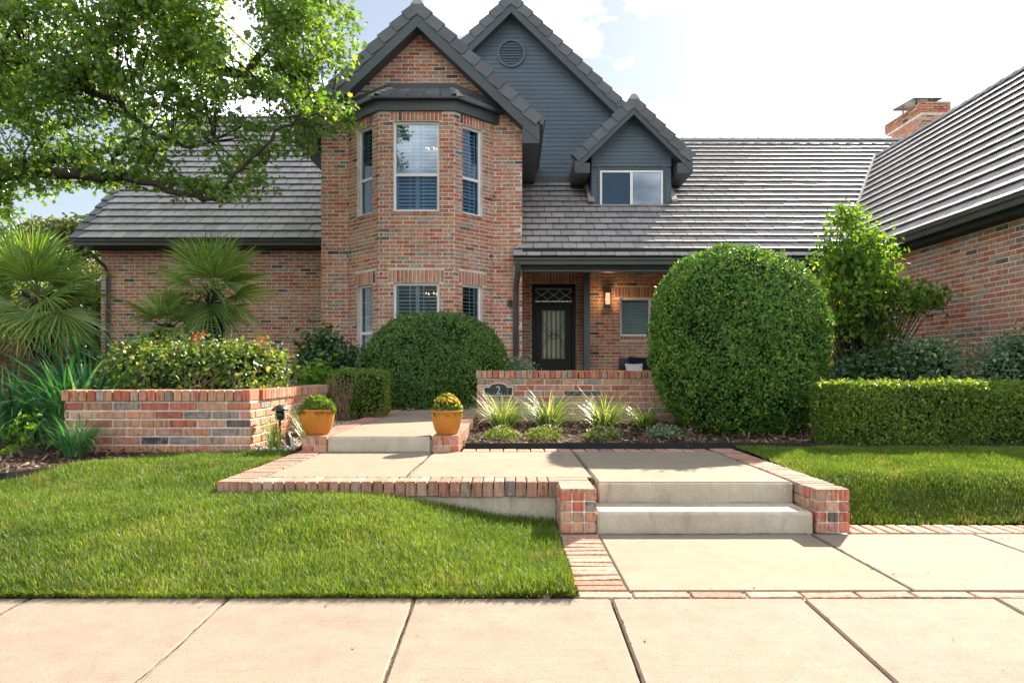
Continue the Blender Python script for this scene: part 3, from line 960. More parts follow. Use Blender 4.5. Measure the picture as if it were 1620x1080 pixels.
bay_pts = [(-3.32, 13.88), (-2.56, 13.17), (-1.12, 13.17), (-0.386, 13.88)]
UPZ, LOZ = (4.08, 5.82), (0.95, 2.70)
for k in range(3):
    a, b = np.array(bay_pts[k]), np.array(bay_pts[k + 1])
    L = np.linalg.norm(b - a); u = (b - a) / L; nrm = np.array((u[1], -u[0]))
    if nrm[1] > 0: nrm = -nrm
    W_ = Wall(a, u, nrm)
    if k == 1: ua, ub = 0.27, 1.155
    else: ua, ub = (0.29, 0.80) if k == 0 else (0.22, 0.74)
    lo0 = LOZ[0] - (0.35 if k != 1 else 0.0)
    ops = [(ua, ub, UPZ[0], UPZ[1]), (ua, ub, lo0, LOZ[1])]
    pw = panel(W_, 'bay_wall', house, 0, L, 0.2, 6.02, ops, back=-0.12)
    lay_ops = [(ua - 0.06, ub + 0.06, UPZ[1] - 0.01, UPZ[1] + 0.19), (ua - 0.10, ub + 0.10, LOZ[1], LOZ[1] + 0.245),
               (ua, ub, UPZ[0] - 0.085, UPZ[1]), (ua, ub, lo0, LOZ[1])]
    lay(W_, pw, 0, L, 0.25, 0.25 + 75 * BH, lay_ops, phase=0.08 * k)
    soldiers(W_, pw, ua - 0.06, ub + 0.06, UPZ[1] + 0.01, 6.0)
    soldiers(W_, pw, ua - 0.10, ub + 0.10, LOZ[1] + 0.012, LOZ[1] + 0.245)
    soldiers(W_, pw, ua - 0.005, ub + 0.005, UPZ[0] - 0.08, UPZ[0] - 0.004, n=0.022)
    lab = ['narrow upper and lower windows on the bay\'s left facet', 'wide middle window of the bay', 'narrow window on the bay\'s right facet'][k]
    wu = window(W_, ua, ub, UPZ[0], UPZ[1], -0.075, 'sash', None, lower_dark=(k != 0), cols=2 if k == 1 else 1, sash=4.80)
    wl_ = window(W_, ua, ub, lo0, LOZ[1], -0.075, 'sash', None, cols=2 if k == 1 else 1, sash=1.75, glass='glass_low_mirror')
    if k == 1:
        chandelier(W_, ub - 0.17, 5.33, -0.16, wu)
        chandelier(W_, ub - 0.17, 2.50, -0.16, wl_)
# bay fascia and little roof
def ring(off, z):
    p = [np.array((-3.40 - off, 13.88)), np.array((-2.56 - off * 0.42, 13.17 - off)), np.array((-1.12 + off * 0.42, 13.17 - off)), np.array((-0.31 + off, 13.88))]
    return [np.array((q[0], q[1], z)) for q in p]
mb = MB()
for (o0, o1, z0, z1) in ((0.05, 0.0, 6.005, 6.20), (0.14, 0.0, 6.20, 6.235)):
    r0, r1, q0, q1 = ring(o0, z0), ring(o0, z1), ring(-0.05, z0), ring(-0.05, z1)
    for k in range(3):
        mb.add([r0[k], r0[k + 1], r1[k + 1], r1[k]], [(0, 1, 2, 3)])
        mb.add([q0[k], q0[k + 1], r0[k + 1], r0[k]], [(0, 1, 2, 3)])
        mb.add([q1[k], q1[k + 1], r1[k + 1], r1[k]], [(3, 2, 1, 0)])
mb.build('bay_fascia', M['trim'], house)
e_, t_ = ring(0.17, 6.23), [np.array((-2.86, 13.87, 6.76)), np.array((-2.38, 13.87, 6.76)), np.array((-1.27, 13.87, 6.76)), np.array((-0.82, 13.87, 6.76))]
t_ = [np.array((-2.50, 13.85, 6.72)), np.array((-2.44, 13.85, 6.72)), np.array((-1.22, 13.85, 6.72)), np.array((-1.16, 13.85, 6.72))]
mb = MB()
for k in range(3):
    mb.add([e_[k], e_[k + 1], t_[k + 1], t_[k]], [(0, 1, 2, 3)])
    lo = [p - np.array((0, 0, 0.035)) for p in (e_[k], e_[k + 1])]
    mb.add([lo[0], lo[1], e_[k + 1], e_[k]], [(0, 1, 2, 3)])
bayroof = mb.build('bay_roof', M['flashing'], house)
for row in range(3):                                   # tile courses on the bay roof
    for k in range(3):
        f0, f1 = row / 3.4, (row + 1.05) / 3.4
        A, B, C, D = (e_[k] + (t_[k] - e_[k]) * f0, e_[k + 1] + (t_[k + 1] - e_[k + 1]) * f0, e_[k + 1] + (t_[k + 1] - e_[k + 1]) * f1, e_[k] + (t_[k] - e_[k]) * f1)
        n_ = max(2, int(round(np.linalg.norm(B - A) / 0.29)))
        up0, up1 = np.array((0, 0, 0.055)), np.array((0, 0, 0.015))
        for i in range(n_):
            g0, g1 = i / n_ + 0.004, (i + 1) / n_ - 0.004
            P = [A + (B - A) * g0, A + (B - A) * g1, D + (C - D) * g1, D + (C - D) * g0]
            mb = MB()
            mb.add([P[0], P[1], P[2], P[3], P[0] + up0, P[1] + up0, P[2] + up1, P[3] + up1], BOXF, R.random())
            mb.build('roof_tile', M['rake_tile'], bayroof)
for k in (1, 2):                                       # hip caps
    for i in range(3):
        a = e_[k] + (t_[k] - e_[k]) * (i / 3.2) + np.array((0, 0, 0.065)); b = e_[k] + (t_[k] - e_[k]) * ((i + 1.1) / 3.2) + np.array((0, 0, 0.035))
        s_ = np.array((0.13, 0.0, 0)); dn = np.array((0, 0, -0.06))
        mb = MB(); mb.add([a - s_ + dn, a, a + s_ + dn, b - s_ + dn, b, b + s_ + dn], [(0, 1, 4, 3), (1, 2, 5, 4), (0, 2, 1)], R.random())
        mb.build('hip_tile', M['roof_tile'], bayroof)
mb = MB()
board(mb, (-2.50, 13.84, 6.83), (-1.16, 13.84, 6.83), 0.12, 0.02, (0, -1, 0))
board(mb, (-3.52, 13.84, 6.40), (-2.50, 13.84, 6.83), 0.12, 0.021, (0, -1, 0))
board(mb, (-1.16, 13.84, 6.83), (-0.18, 13.84, 6.40), 0.12, 0.021, (0, -1, 0))
mb.build('bay_flashing', M['flashing'], house)

def gable_roof(name, xc, za, m, half, d_front, d_back, d_wall, band=0.34, eave_drop=0.22, label=None):
    """two roof planes, barge boards, soffits and rake tiles of a front-facing gable"""
    h = math.hypot(1, m)
    root = None
    for s in (-1, 1):
        n_ = np.array((s * m / h, 0, 1 / h))
        a = np.array((xc, d_front, za)); b = np.array((xc + s * half, d_front, za - m * half))
        back = np.array((0, d_back - d_front, 0))
        mb = MB(); prism(mb, [a, b, b + back, a + back], -n_ * 0.10)
        o = mb.build(name, M['roof_tile'], house)
        if label: o['label'] = label
        root = o
        mb = MB()
        board(mb, a + (0, -0.012, -0.13), b + (0, -0.012, -0.13), band, 0.03, (0, -1, 0))
        mb.build('barge_board', M['trim'], house)
        mb = MB()                                       # soffit behind the board
        sa, sb = a + (0, 0.02, -0.13 - band + 0.04), b + (0, 0.02, -0.13 - band + 0.04)
        prism(mb, [sa, sb, sb + (0, d_wall - d_front - 0.02, 0), sa + (0, d_wall - d_front - 0.02, 0)], (0, 0, 0.02))
        # boxed eave running back along the side
        e0 = b + (0, 0.0, -0.13 - 0.03)
        w_ = 0.34
        prism(mb, [e0, e0 - np.array((s * w_, 0, 0)), e0 - np.array((s * w_, 0, 0.10)) + (0, 0, -eave_drop), e0 + (0, 0, -eave_drop - 0.10)], (0, d_back - d_front, 0))
        mb.build('eave_box', M['trim'], house)
        rake_tiles(o, b + (0, -0.02, 0.0), a + (0, -0.02, 0.0), np.array((0, -1.0, 0)), s)
    mb = MB(); ridge = np.array((xc, d_front, za + 0.03))
    ridge_tiles(root, ridge, ridge + (0, d_back - d_front, 0))
    return root

g1 = gable_roof('gable_roof', -1.875, 8.27, MG, 2.42, 13.50, 16.9, 13.88)
mb = MB(); profile_run(mb, (0.545, 13.46, 5.985), (0.545, 16.9, 5.985), (1, 0, 0), GUT); mb.build('gutter', M['gutter'], house)

# ---- tall slate-blue gable behind
def siding(name, w, u0, u1, z0, zfun, parent, pitch=0.105, cut=None):
    """lapped boards, each its own piece, clipped by zfun(u-range edge): edge(z) -> (ua, ub)"""
    z = z0
    while True:
        a0, b0 = zfun(z); a1, b1 = zfun(z + pitch)
        a0, b0 = max(a0, u0), min(b0, u1); a1, b1 = max(a1, u0), min(b1, u1)
        if b0 - a0 < 0.02:
            break
        if b1 < a1: a1 = b1 = (a0 + b0) / 2
        mb = MB()
        mb.add([w.pt(a0, z, 0.016), w.pt(b0, z, 0.016), w.pt(b1, z + pitch, 0.004), w.pt(a1, z + pitch, 0.004),
                w.pt(a0, z, -0.01), w.pt(b0, z, -0.01)], [(0, 1, 2, 3), (4, 5, 1, 0)], R.random())
        mb.build('siding_board', M['siding'], parent)
        z += pitch
WS = Wall((-3.0, 16.58), (1, 0), (0, -1))
X2, Z2, M2 = -0.02, 9.97, 0.965
mb = MB()
prism(mb, [(X2 - 4.2, 16.60, 9.55 - M2 * 4.2), (X2 + 4.2, 16.60, 9.55 - M2 * 4.2), (X2, 16.60, 9.62)], (0, 0.1, 0)); 
box(mb, -3.8, 4.2, 16.60, 16.70, 2.7, 9.55 - M2 * 4.2)
sw = mb.build('siding_gable_wall', M['siding'], house)
sw['label'] = 'tall slate-blue lap siding gable with a round vent'
siding('siding_board', WS, 0.2, 7.2, 5.30, lambda z: (2.98 - (9.60 - z) / M2, 2.98 + (9.60 - z) / M2), sw)
mb = MB(); box(mb, 0.215, 2.2, 16.52, 16.575, 5.42, 5.72); mb.build('flashing', M['flashing'], house)
# round louvre vent
vc = np.array((-0.02, 16.555, 8.70)); vr = 0.29
mb = MB()
for i in range(32):
    a, b = 2 * math.pi * i / 32, 2 * math.pi * (i + 1) / 32
    P = lambda r, an, y_: vc + np.array((r * math.cos(an), y_, r * math.sin(an)))
    mb.add([P(vr, a, -0.03), P(vr, b, -0.03), P(vr + 0.055, b, -0.03), P(vr + 0.055, a, -0.03), P(vr, a, 0.03), P(vr, b, 0.03), P(vr + 0.055, b, 0.03), P(vr + 0.055, a, 0.03)],
           [(3, 2, 1, 0), (0, 1, 5, 4), (2, 3, 7, 6)])
vent = mb.build('gable_vent', M['siding'], house)
mb = MB(); mb.add([vc + np.array((vr * math.cos(i * math.pi / 16), 0.025, vr * math.sin(i * math.pi / 16))) for i in range(32)], [tuple(range(31, -1, -1))]); mb.build('vent_back', M['black_metal'], vent)
for i in range(8):
    z = -vr + 0.04 + i * 2 * (vr - 0.03) / 8
    hw = math.sqrt(max(0.001, vr * vr - (z + 0.015) ** 2)) - 0.003
    mb = MB(); mb.add([vc + np.array((-hw, -0.012, z)), vc + np.array((hw, -0.012, z)), vc + np.array((hw, 0.004, z + 0.030)), vc + np.array((-hw, 0.004, z + 0.030))], [(0, 1, 2, 3)])
    mb.build('slat', M['siding'], vent)
gable_roof('tall_gable_roof', X2, Z2, M2, 4.0, 16.28, 23.0, 16.58, band=0.30)

# ---- porch roof (main front slope)
aP = 0.75
hP = math.hypot(1, aP)
pP = np.array((0.0, 13.5, 3.25)); VP_ = np.array((0, 1 / hP, aP / hP)); NP_ = np.array((0, -aP / hP, 1 / hP))
D_RIDGE = 19.12; vP = (D_RIDGE - 13.5) * hP
bW = 1.094
def porch_rng(v):
    dv = v / hP
    lo = 0.03 if dv < 0.36 else 0.215
    x_v = 6.5 + aP * dv / bW
    hi = x_v - 0.05 if dv < 4.49 else 15.5
    return lo, hi
P3 = lambda X, dv: np.array((X, 13.5 + dv, 3.25 + aP * dv))
dkP = deck('porch_roof', [P3(0.03, 0), P3(6.5, 0), P3(9.58, 4.49), P3(15.5, 4.49), P3(15.5, 5.62), P3(0.215, 5.62)], NP_, label='sunlit tiled roof slope above the porch with the dormer on it')
tile_roof(dkP, pP, (1, 0, 0), VP_, NP_, vP, porch_rng)
ridge_tiles(dkP, (2.6, D_RIDGE, 3.25 + aP * 5.62 + 0.03), (13.0, D_RIDGE, 3.25 + aP * 5.62 + 0.03))
mb = MB(); prism(mb, [P3(0.215, 5.62), P3(15.5, 5.62), P3(15.5, 5.62) + (0, 6, -4.5), P3(0.215, 5.62) + (0, 6, -4.5)], (0, 0, -0.1)); mb.build('back_roof', M['roof_tile'], house)
mb = MB(); profile_run(mb, (0.03, 13.52, 3.22), (6.50, 13.52, 3.22), (0, -1, 0), GUT); mb.build('gutter', M['gutter'], house)
mb = MB()
board(mb, (0.06, 13.56, 3.22), (6.6, 13.56, 3.22), 0.19, 0.03, (0, -1, 0))
box(mb, 0.21, 6.6, 13.59, 16.4, 3.39, 3.42)
mb.build('porch_ceiling', M['soffit'], house)
mb = MB(); box(mb, 0.21, 6.6, 13.62, 13.80, 2.98, 3.388); mb.build('porch_beam', M['trim'], house)
mb = MB(); tube(mb, [(0.12, 13.46, 3.12), (0.12, 13.47, 2.98), (0.085, 13.74, 2.72), (0.08, 13.80, 2.6), (0.08, 13.80, 0.45)], 0.058, 4); mb.build('downspout', M['gutter'], house)
# valley metal
va, vb = P3(6.5, 0) + (0, 0, 0.055), P3(9.58, 4.49) + (0, 0, 0.055)
mb = MB(); tube(mb, [va, vb], 0.06, 5); mb.build('valley_flashing', M['valley_metal'], house)

# ---- dormer
WD = Wall((2.79 - 1.0, 15.45), (1, 0), (0, -1))
XD, ZD, MD = 2.70, 7.06, 0.98
mb = MB()
box(mb, 1.80, 3.60, 15.47, 15.60, 4.45, 6.00)
prism(mb, [(1.80, 15.47, 6.0), (3.60, 15.47, 6.0), (XD, 15.47, 6.82)], (0, 0.12, 0))
box(mb, 1.80, 1.90, 15.60, 18.0, 4.4, 5.9); box(mb, 3.50, 3.60, 15.60, 18.0, 4.4, 5.9)
dw = mb.build('dormer_wall', M['siding'], house)
siding('siding_board', WD, 0.01, 1.81, 5.62, lambda z: (0.91 - (6.80 - z) / MD, 0.91 + (6.80 - z) / MD), dw, 0.085)
for (ua, ub) in ((0.01, 0.155), (1.665, 1.81)):
    siding('siding_board', Wall((WD.o[0], 15.45), (1, 0), (0, -1)), ua, ub, 4.50, lambda z: (0, 3) if z < 5.55 else (1, 1), dw, 0.085)
window(WD, 0.20, 1.62, 4.70, 5.53, 0.025, 'slider', 'sliding window of the dormer, left half covered by a dark screen', lower_dark=True)
mb = MB()
for (a, b, c, d) in ((0.13, 0.198, 4.66, 5.62), (1.622, 1.69, 4.66, 5.62), (0.198, 1.622, 5.535, 5.60), (0.198, 1.622, 4.62, 4.695)):
    prism(mb, [WD.pt(a, c, 0.022), WD.pt(b, c, 0.022), WD.pt(b, d, 0.022), WD.pt(a, d, 0.022)], (0, 0.03, 0))
mb.build('window_trim', M['trim'], house)
gable_roof('dormer_roof', XD, ZD, MD, 1.31, 15.15, 18.4, 15.45, band=0.24, eave_drop=0.12)
mb = MB(); box(mb, 1.82, 3.62, 15.34, 15.46, 4.60, 4.645); mb.build('flashing', M['valley_metal'], house)
for (xa, ya) in ((1.72, 15.5), (3.60, 15.5)):          # tiles lapped up the dormer cheeks
    for i in range(3):
        mb = MB(); y0 = ya + i * 0.24; z0 = 3.25 + aP * (y0 - 13.5) + 0.06
        prism(mb, [(xa, y0 - 0.14, z0), (xa + 0.13, y0 - 0.14, z0), (xa + 0.13, y0 + 0.14, z0 + 0.2), (xa, y0 + 0.14, z0 + 0.2)], (0, -0.03, 0.045), R.random())
        mb.build('cheek_tile', M['roof_tile'], house)

# ---- right wing
WR = Wall((6.8, 16.2), (0, -1), (-1, 0))
wr = panel(WR, 'garage_wall', house, 0, 9.4, 0.15, 3.06, mat='mortar', label='long brick wall receding along the right side')
lay(WR, wr, 0, 9.4, 0.20, 0.20 + 37 * BH)
mb = MB(); box(mb, 6.8, 12.4, 6.80, 6.93, 0.0, 3.06); prism(mb, [(6.8, 6.86, 3.06), (12.4, 6.86, 3.06), (9.58, 6.86, 6.2)], (0, 0.1, 0)); mb.build('end_wall', M['brick'], house)
hW = math.hypot(1, bW)
pW = np.array((6.5, 6.45, 3.25)); VW = np.array((1 / hW, 0, bW / hW)); NW = np.array((-bW / hW, 0, 1 / hW)); vW = 3.08 * hW
def wing_rng(v):
    dx = v / hW
    return (-(13.5 + bW * dx / aP) + 0.05, -6.45)
dkW = deck('garage_roof', [(6.5, 6.45, 3.25), (9.58, 6.45, 3.25 + bW * 3.08), (9.58, 17.99, 3.25 + bW * 3.08), (6.5, 13.5, 3.25)], NW, label='steep tiled roof slope over the right wing')
tile_roof(dkW, np.array((6.5, 0, 3.25)), (0, -1, 0), VW, NW, vW, wing_rng)
ridge_tiles(dkW, (9.58, 6.45, 3.25 + bW * 3.08 + 0.02), (9.58, 18.0, 3.25 + bW * 3.08 + 0.02))
mb = MB(); prism(mb, [(9.58, 6.45, 6.62), (12.7, 6.45, 3.25), (12.7, 18, 3.25), (9.58, 18, 6.62)], (0, 0, -0.08)); mb.build('back_roof', M['roof_tile'], house)
mb = MB(); profile_run(mb, (6.52, 6.45, 3.235), (6.52, 13.40, 3.235), (-1, 0, 0), GUT); mb.build('gutter', M['gutter'], house)
mb = MB(); board(mb, (6.56, 6.45, 3.20), (6.56, 13.56, 3.20), 0.17, 0.03, (-1, 0, 0)); box(mb, 6.59, 6.8, 6.45, 13.6, 3.03, 3.05); mb.build('fascia', M['soffit'], house)

# ---- porch walls, door, lamp
WP = Wall((0.205, 16.4), (1, 0), (0, -1))
door_u = (0.27, 1.325)
wp = panel(WP, 'porch_wall', house, 0, 1.5, 0.3, 3.40, [(door_u[0], door_u[1], 0.3, 3.1)])
lay(WP, wp, 0, 1.5, 0.40, 3.38, [(door_u[0], door_u[1], 0.3, 3.1), (door_u[0] + 0.02, door_u[1] - 0.02, 3.1, 3.345)])
soldiers(WP, wp, door_u[0] + 0.02, door_u[1] - 0.02, 3.11, 3.345)
WQ = Wall((1.67, 15.9), (1, 0), (0, -1))
qw = (0.85, 2.25, 1.82, 2.71)
wq = panel(WQ, 'porch_window_wall', house, 0, 5.2, 0.3, 3.40, [qw])
lay(WQ, wq, 0, 5.2, 0.40, 3.38, [(qw[0] - 0.13, qw[1] + 0.13, qw[3], qw[3] + 0.245), (qw[0], qw[1], qw[2] - 0.09, qw[3])])
soldiers(WQ, wq, qw[0] - 0.13, qw[1] + 0.13, qw[3] + 0.012, qw[3] + 0.245)
soldiers(WQ, wq, qw[0], qw[1], qw[2] - 0.085, qw[2] - 0.005, n=0.02)
window(WQ, qw[0], qw[1], qw[2], qw[3], -0.06, 'slider', 'porch window with pale blinds beside the wall lamp', glass='glass_low_mirror')
mb = MB(); box(mb, 1.70, 1.83, 13.66, 13.79, 0.40, 3.385); box(mb, 1.68, 1.85, 13.64, 13.81, 0.40, 0.55)
pst = mb.build('porch_post', M['trim'], house)
pst.location = (-0.11, 1.4, 0)
# door
mb = MB()
def fbar(a, b, c, d, n0=0.0, n1=-0.1):
    prism(mb, [WP.pt(a, c, n0), WP.pt(b, c, n0), WP.pt(b, d, n0), WP.pt(a, d, n0)], WP.n * (n1 - n0))
u0, u1 = door_u
fbar(u0, u0 + 0.09, 0.396, 3.09); fbar(u1 - 0.09, u1, 0.396, 3.09)
fbar(u0 + 0.09, u1 - 0.09, 2.60, 2.665, -0.002); fbar(u0 + 0.09, u1 - 0.09, 3.0, 3.09, -0.002)
fbar(u0 + 0.09, u1 - 0.09, 0.396, 0.43, -0.002)
mb.build('door_frame', M['door_paint'], house)
dl, dr = u0 + 0.10, u1 - 0.10
gl = (dl + 0.145, dr - 0.145, 1.30, 2.46)
mb = MB()
fbar(dl, gl[0], 0.44, 2.595, -0.03, -0.075); fbar(gl[1], dr, 0.44, 2.595, -0.03, -0.075)
fbar(gl[0], gl[1], 0.44, gl[2], -0.031, -0.074); fbar(gl[0], gl[1], gl[3], 2.595, -0.031, -0.074)
door = mb.build('front_door', M['door_paint'], house, label='black front door with a tall leaded glass lite')
mb = MB(); fbar(gl[0] + 0.02, gl[1] - 0.02, 0.60, 1.18, -0.018, -0.03); mb.build('raised_panel', M['door_paint'], door)
mb = MB(); mb.add([WP.pt(gl[0], gl[2], -0.05), WP.pt(gl[1], gl[2], -0.05), WP.pt(gl[1], gl[3], -0.05), WP.pt(gl[0], gl[3], -0.05)], [(0, 1, 2, 3)]); mb.build('glass_lite', M['leaded_glass'], door)
mb = MB()
gc, gz = (gl[0] + gl[1]) / 2, (gl[2] + gl[3]) / 2
hw_ = (gl[1] - gl[0]) / 2
for sx in (-1, 1):
    for k_, (y0_, y1_) in enumerate(((0.38, 0.0), (-0.38, 0.0), (0.16, -0.1), (-0.25, 0.06))):
        tube(mb, [WP.pt(gc + sx * hw_ * (1 - s_) * 1.0, gz + y0_ * (1 - s_) ** 1.7 + y1_ * s_, -0.046) for s_ in np.linspace(0, 1, 7)], 0.006, 4)
tube(mb, [WP.pt(gc - 0.07, gz, -0.046), WP.pt(gc, gz + 0.13, -0.046), WP.pt(gc + 0.07, gz, -0.046), WP.pt(gc, gz - 0.13, -0.046), WP.pt(gc - 0.07, gz, -0.046)], 0.006, 4)
o_ = 0.035
tube(mb, [WP.pt(gl[0] + o_, gl[2] + o_, -0.046), WP.pt(gl[1] - o_, gl[2] + o_, -0.046), WP.pt(gl[1] - o_, gl[3] - o_, -0.046), WP.pt(gl[0] + o_, gl[3] - o_, -0.046), WP.pt(gl[0] + o_, gl[2] + o_, -0.046)], 0.006, 4)
mb.build('lead_came', M['black_metal'], door)
mb = MB()
nn = 48
us_ = np.linspace(gl[0] - 0.02, gl[1] + 0.02, nn)
dep_ = -0.16 + 0.028 * np.sin(np.linspace(0, 5.5 * 2 * math.pi, nn))
V = [WP.pt(a, z_, d_) for z_ in (gl[2] - 0.05, gl[3] + 0.05) for a, d_ in zip(us_, dep_)]
mb.add(V, np.array([(i, i + 1, nn + i + 1, nn + i) for i in range(nn - 1)]), np.array([0.1 if (i * 5.5 / nn) % 1 < 0.5 else 0.9 for i in range(nn - 1)])); mb.build('curtain', M['curtain'], door, smooth=True)
mb = MB(); tube(mb, [WP.pt(dl + 0.06, 1.05, -0.03), WP.pt(dl + 0.06, 1.05, 0.04), WP.pt(dl + 0.06, 1.38, 0.04), WP.pt(dl + 0.06, 1.38, -0.03)], 0.014, 6)
lathe(mb, [(0.0, 0.0, 0), (0.028, 0.0, 0), (0.028, 0.03, 0), (0.0, 0.03, 0)], *WP.pt(dl + 0.06, 1.52, 0.0), seg=10)
mb.build('door_handle', M['black_metal'], door)
ta, tb = u0 + 0.09, u1 - 0.09
mb = MB(); mb.add([WP.pt(ta, 2.665, -0.06), WP.pt(tb, 2.665, -0.06), WP.pt(tb, 3.0, -0.06), WP.pt(ta, 3.0, -0.06)], [(0, 1, 2, 3)])
transom = mb.build('transom_pane', M['glass'], house, label='leaded glass transom above the front door')
mb = MB()
for k_ in range(3):
    c_ = ta + (k_ + 0.5) * (tb - ta) / 3; w_ = (tb - ta) / 6
    for sx in (-1, 1):
        tube(mb, [WP.pt(c_ + sx * w_ * math.cos(s_ * math.pi), 2.69 + 0.28 * s_, -0.055) for s_ in np.linspace(0, 1, 8)], 0.007, 4)
tube(mb, [WP.pt(ta + .02, 2.69, -0.055), WP.pt(tb - .02, 2.69, -0.055), WP.pt(tb - .02, 2.975, -0.055), WP.pt(ta + .02, 2.975, -0.055), WP.pt(ta + .02, 2.69, -0.055)], 0.007, 4)
mb.build('lead_came', M['window_frame'], transom)
mb = MB()
for k_ in range(7):
    lathe(mb, [(0.004, -0.012, 0), (0.016, 0.0, 0), (0.004, 0.016, 0)], *WP.pt(ta + 0.06 + 0.12 * k_ + 0.03 * (k_ % 2), 2.70, -0.20), seg=6)
mb.build('chandelier_bulbs', M['bulb_glow'], transom, kind='stuff')
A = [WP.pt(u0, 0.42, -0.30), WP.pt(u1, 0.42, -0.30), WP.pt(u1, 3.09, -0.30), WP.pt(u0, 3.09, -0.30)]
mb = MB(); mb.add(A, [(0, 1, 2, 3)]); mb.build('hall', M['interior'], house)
# ---- chimney
WC = Wall((12.0, 20.0), (1, 0), (0, -1)); WCl = Wall((12.0, 21.9), (0, -1), (-1, 0))
mb = MB(); box(mb, 12.011, 12.80, 20.011, 21.9, 6.0, 8.86); ch = mb.build('chimney', M['mortar'], house, label='brick chimney with a black metal cap behind the ridge')
lay(WC, ch, 0, 0.81, 7.0, 8.55); lay(WCl, ch, 0, 1.9, 7.0, 8.55)
lay(WC, ch, -0.03, 0.84, 8.60, 8.90, n=0.03); lay(WCl, ch, -0.03, 1.93, 8.60, 8.90, n=0.03)
mb = MB(); box(mb, 12.02, 12.78, 20.02, 21.88, 8.86, 8.90)
for (x_, y_) in ((12.2, 20.6), (12.6, 20.6), (12.2, 21.3), (12.6, 21.3)):
    box(mb, x_ - 0.015, x_ + 0.015, y_ - 0.015, y_ + 0.015, 8.9, 9.12)
prism(mb, [(11.98, 20.35, 9.12), (12.82, 20.35, 9.12), (12.82, 21.5, 9.20), (11.98, 21.5, 9.20)], (0, 0, 0.03))
mb.build('chimney_cap', M['black_metal'], ch)

# back of the house, closing it to the light
mb = MB(); box(mb, -9.1, 12.4, 24.0, 24.2, 0.0, 3.8); mb.add([(-4.0, 22.6, 5.6), (3.96, 22.6, 5.6), (-0.02, 22.6, 9.8)], [(0, 1, 2)]); box(mb, 12.3, 12.45, 7.0, 24.0, 0.0, 3.3)
mb.build('rear_wall', M['mortar'], house)
# ---- garden walls in brick
planter = thing('brick_planter', 'low brick planter wall with a rowlock cap, in front of the palms', 'planter', (-3.2, 6.1, 0.27))
WPL = Wall((-4.01, 6.10), (1, 0), (0, -1)); WPR = Wall((-2.335, 6.10), (0, 1), (1, 0))
PZ0 = 0.255
mb = MB(); box(mb, -4.0, -2.345, 6.112, 6.30, 0.1, 0.715); box(mb, -2.53, -2.345, 6.30, 8.8, 0.1, 0.715); box(mb, -4.0, -3.82, 6.30, 7.4, 0.1, 0.715)
plw = mb.build('mortar_core', M['mortar'], planter)
lay(WPL, planter, 0, 1.675, PZ0, PZ0 + 6 * BH, phase=0.06); lay(WPR, planter, 0.0, 2.7, PZ0, PZ0 + 6 * BH, phase=0.13)
def cap_row(par, p0, U, Nn, length, z0, z1, wid, pitch=0.0762):
    k = int(round(length / pitch)); p = length / k
    ang = math.atan2(U[1], U[0])
    for i in range(k):
        c = np.array(p0) + np.array(U) * ((i + 0.5) * p) - np.array(Nn) * (wid / 2 - 0.022)
        V, F = cbox_geo(p - 0.007, wid, z1 - z0, 0.006)
        ca, sa = math.cos(ang), math.sin(ang)
        X = V[:, 0] * ca - V[:, 1] * sa; Y = V[:, 0] * sa + V[:, 1] * ca
        V = np.stack((X + c[0] + R.normal(0, .0015), Y + c[1] + R.normal(0, .002), V[:, 2] + (z0 + z1) / 2 + R.normal(0, 0.0015)), 1)
        m_ = MB(); m_.add(V, F, R.random() * 0.93); m_.build('cap_brick', M['brick'], par)
cap_row(planter, (-4.02, 6.10), (1, 0), (0, -1), 1.69, PZ0 + 6 * BH + 0.002, 0.812, 0.235)
cap_row(planter, (-2.335, 6.335), (0, 1), (1, 0), 2.46, PZ0 + 6 * BH + 0.002, 0.812, 0.235)
mb = MB(); box(mb, -3.9, -2.4, 6.2, 8.8, 0.3, 0.66); mb.build('planting_soil', M['soil'], planter)

nwall = thing('number_wall', 'low brick courtyard wall carrying the house number plaque', 'wall', (1, 9.1, 0.3))
WN = Wall((-0.47, 9.08), (1, 0), (0, -1)); WNl = Wall((-0.47, 9.40), (0, -1), (-1, 0))
mb = MB(); box(mb, -0.459, 2.9, 9.092, 9.40, 0.1, 0.89); mb.build('mortar_core', M['mortar'], nwall)
lay(WN, nwall, 0, 3.4, 0.28, 0.28 + 8 * BH, phase=0.02); lay(WNl, nwall, 0, 0.32, 0.28, 0.28 + 8 * BH)
cap_row(nwall, (-0.485, 9.08), (1, 0), (0, -1), 3.35, 0.28 + 8 * BH + 0.002, 0.995, 0.34)

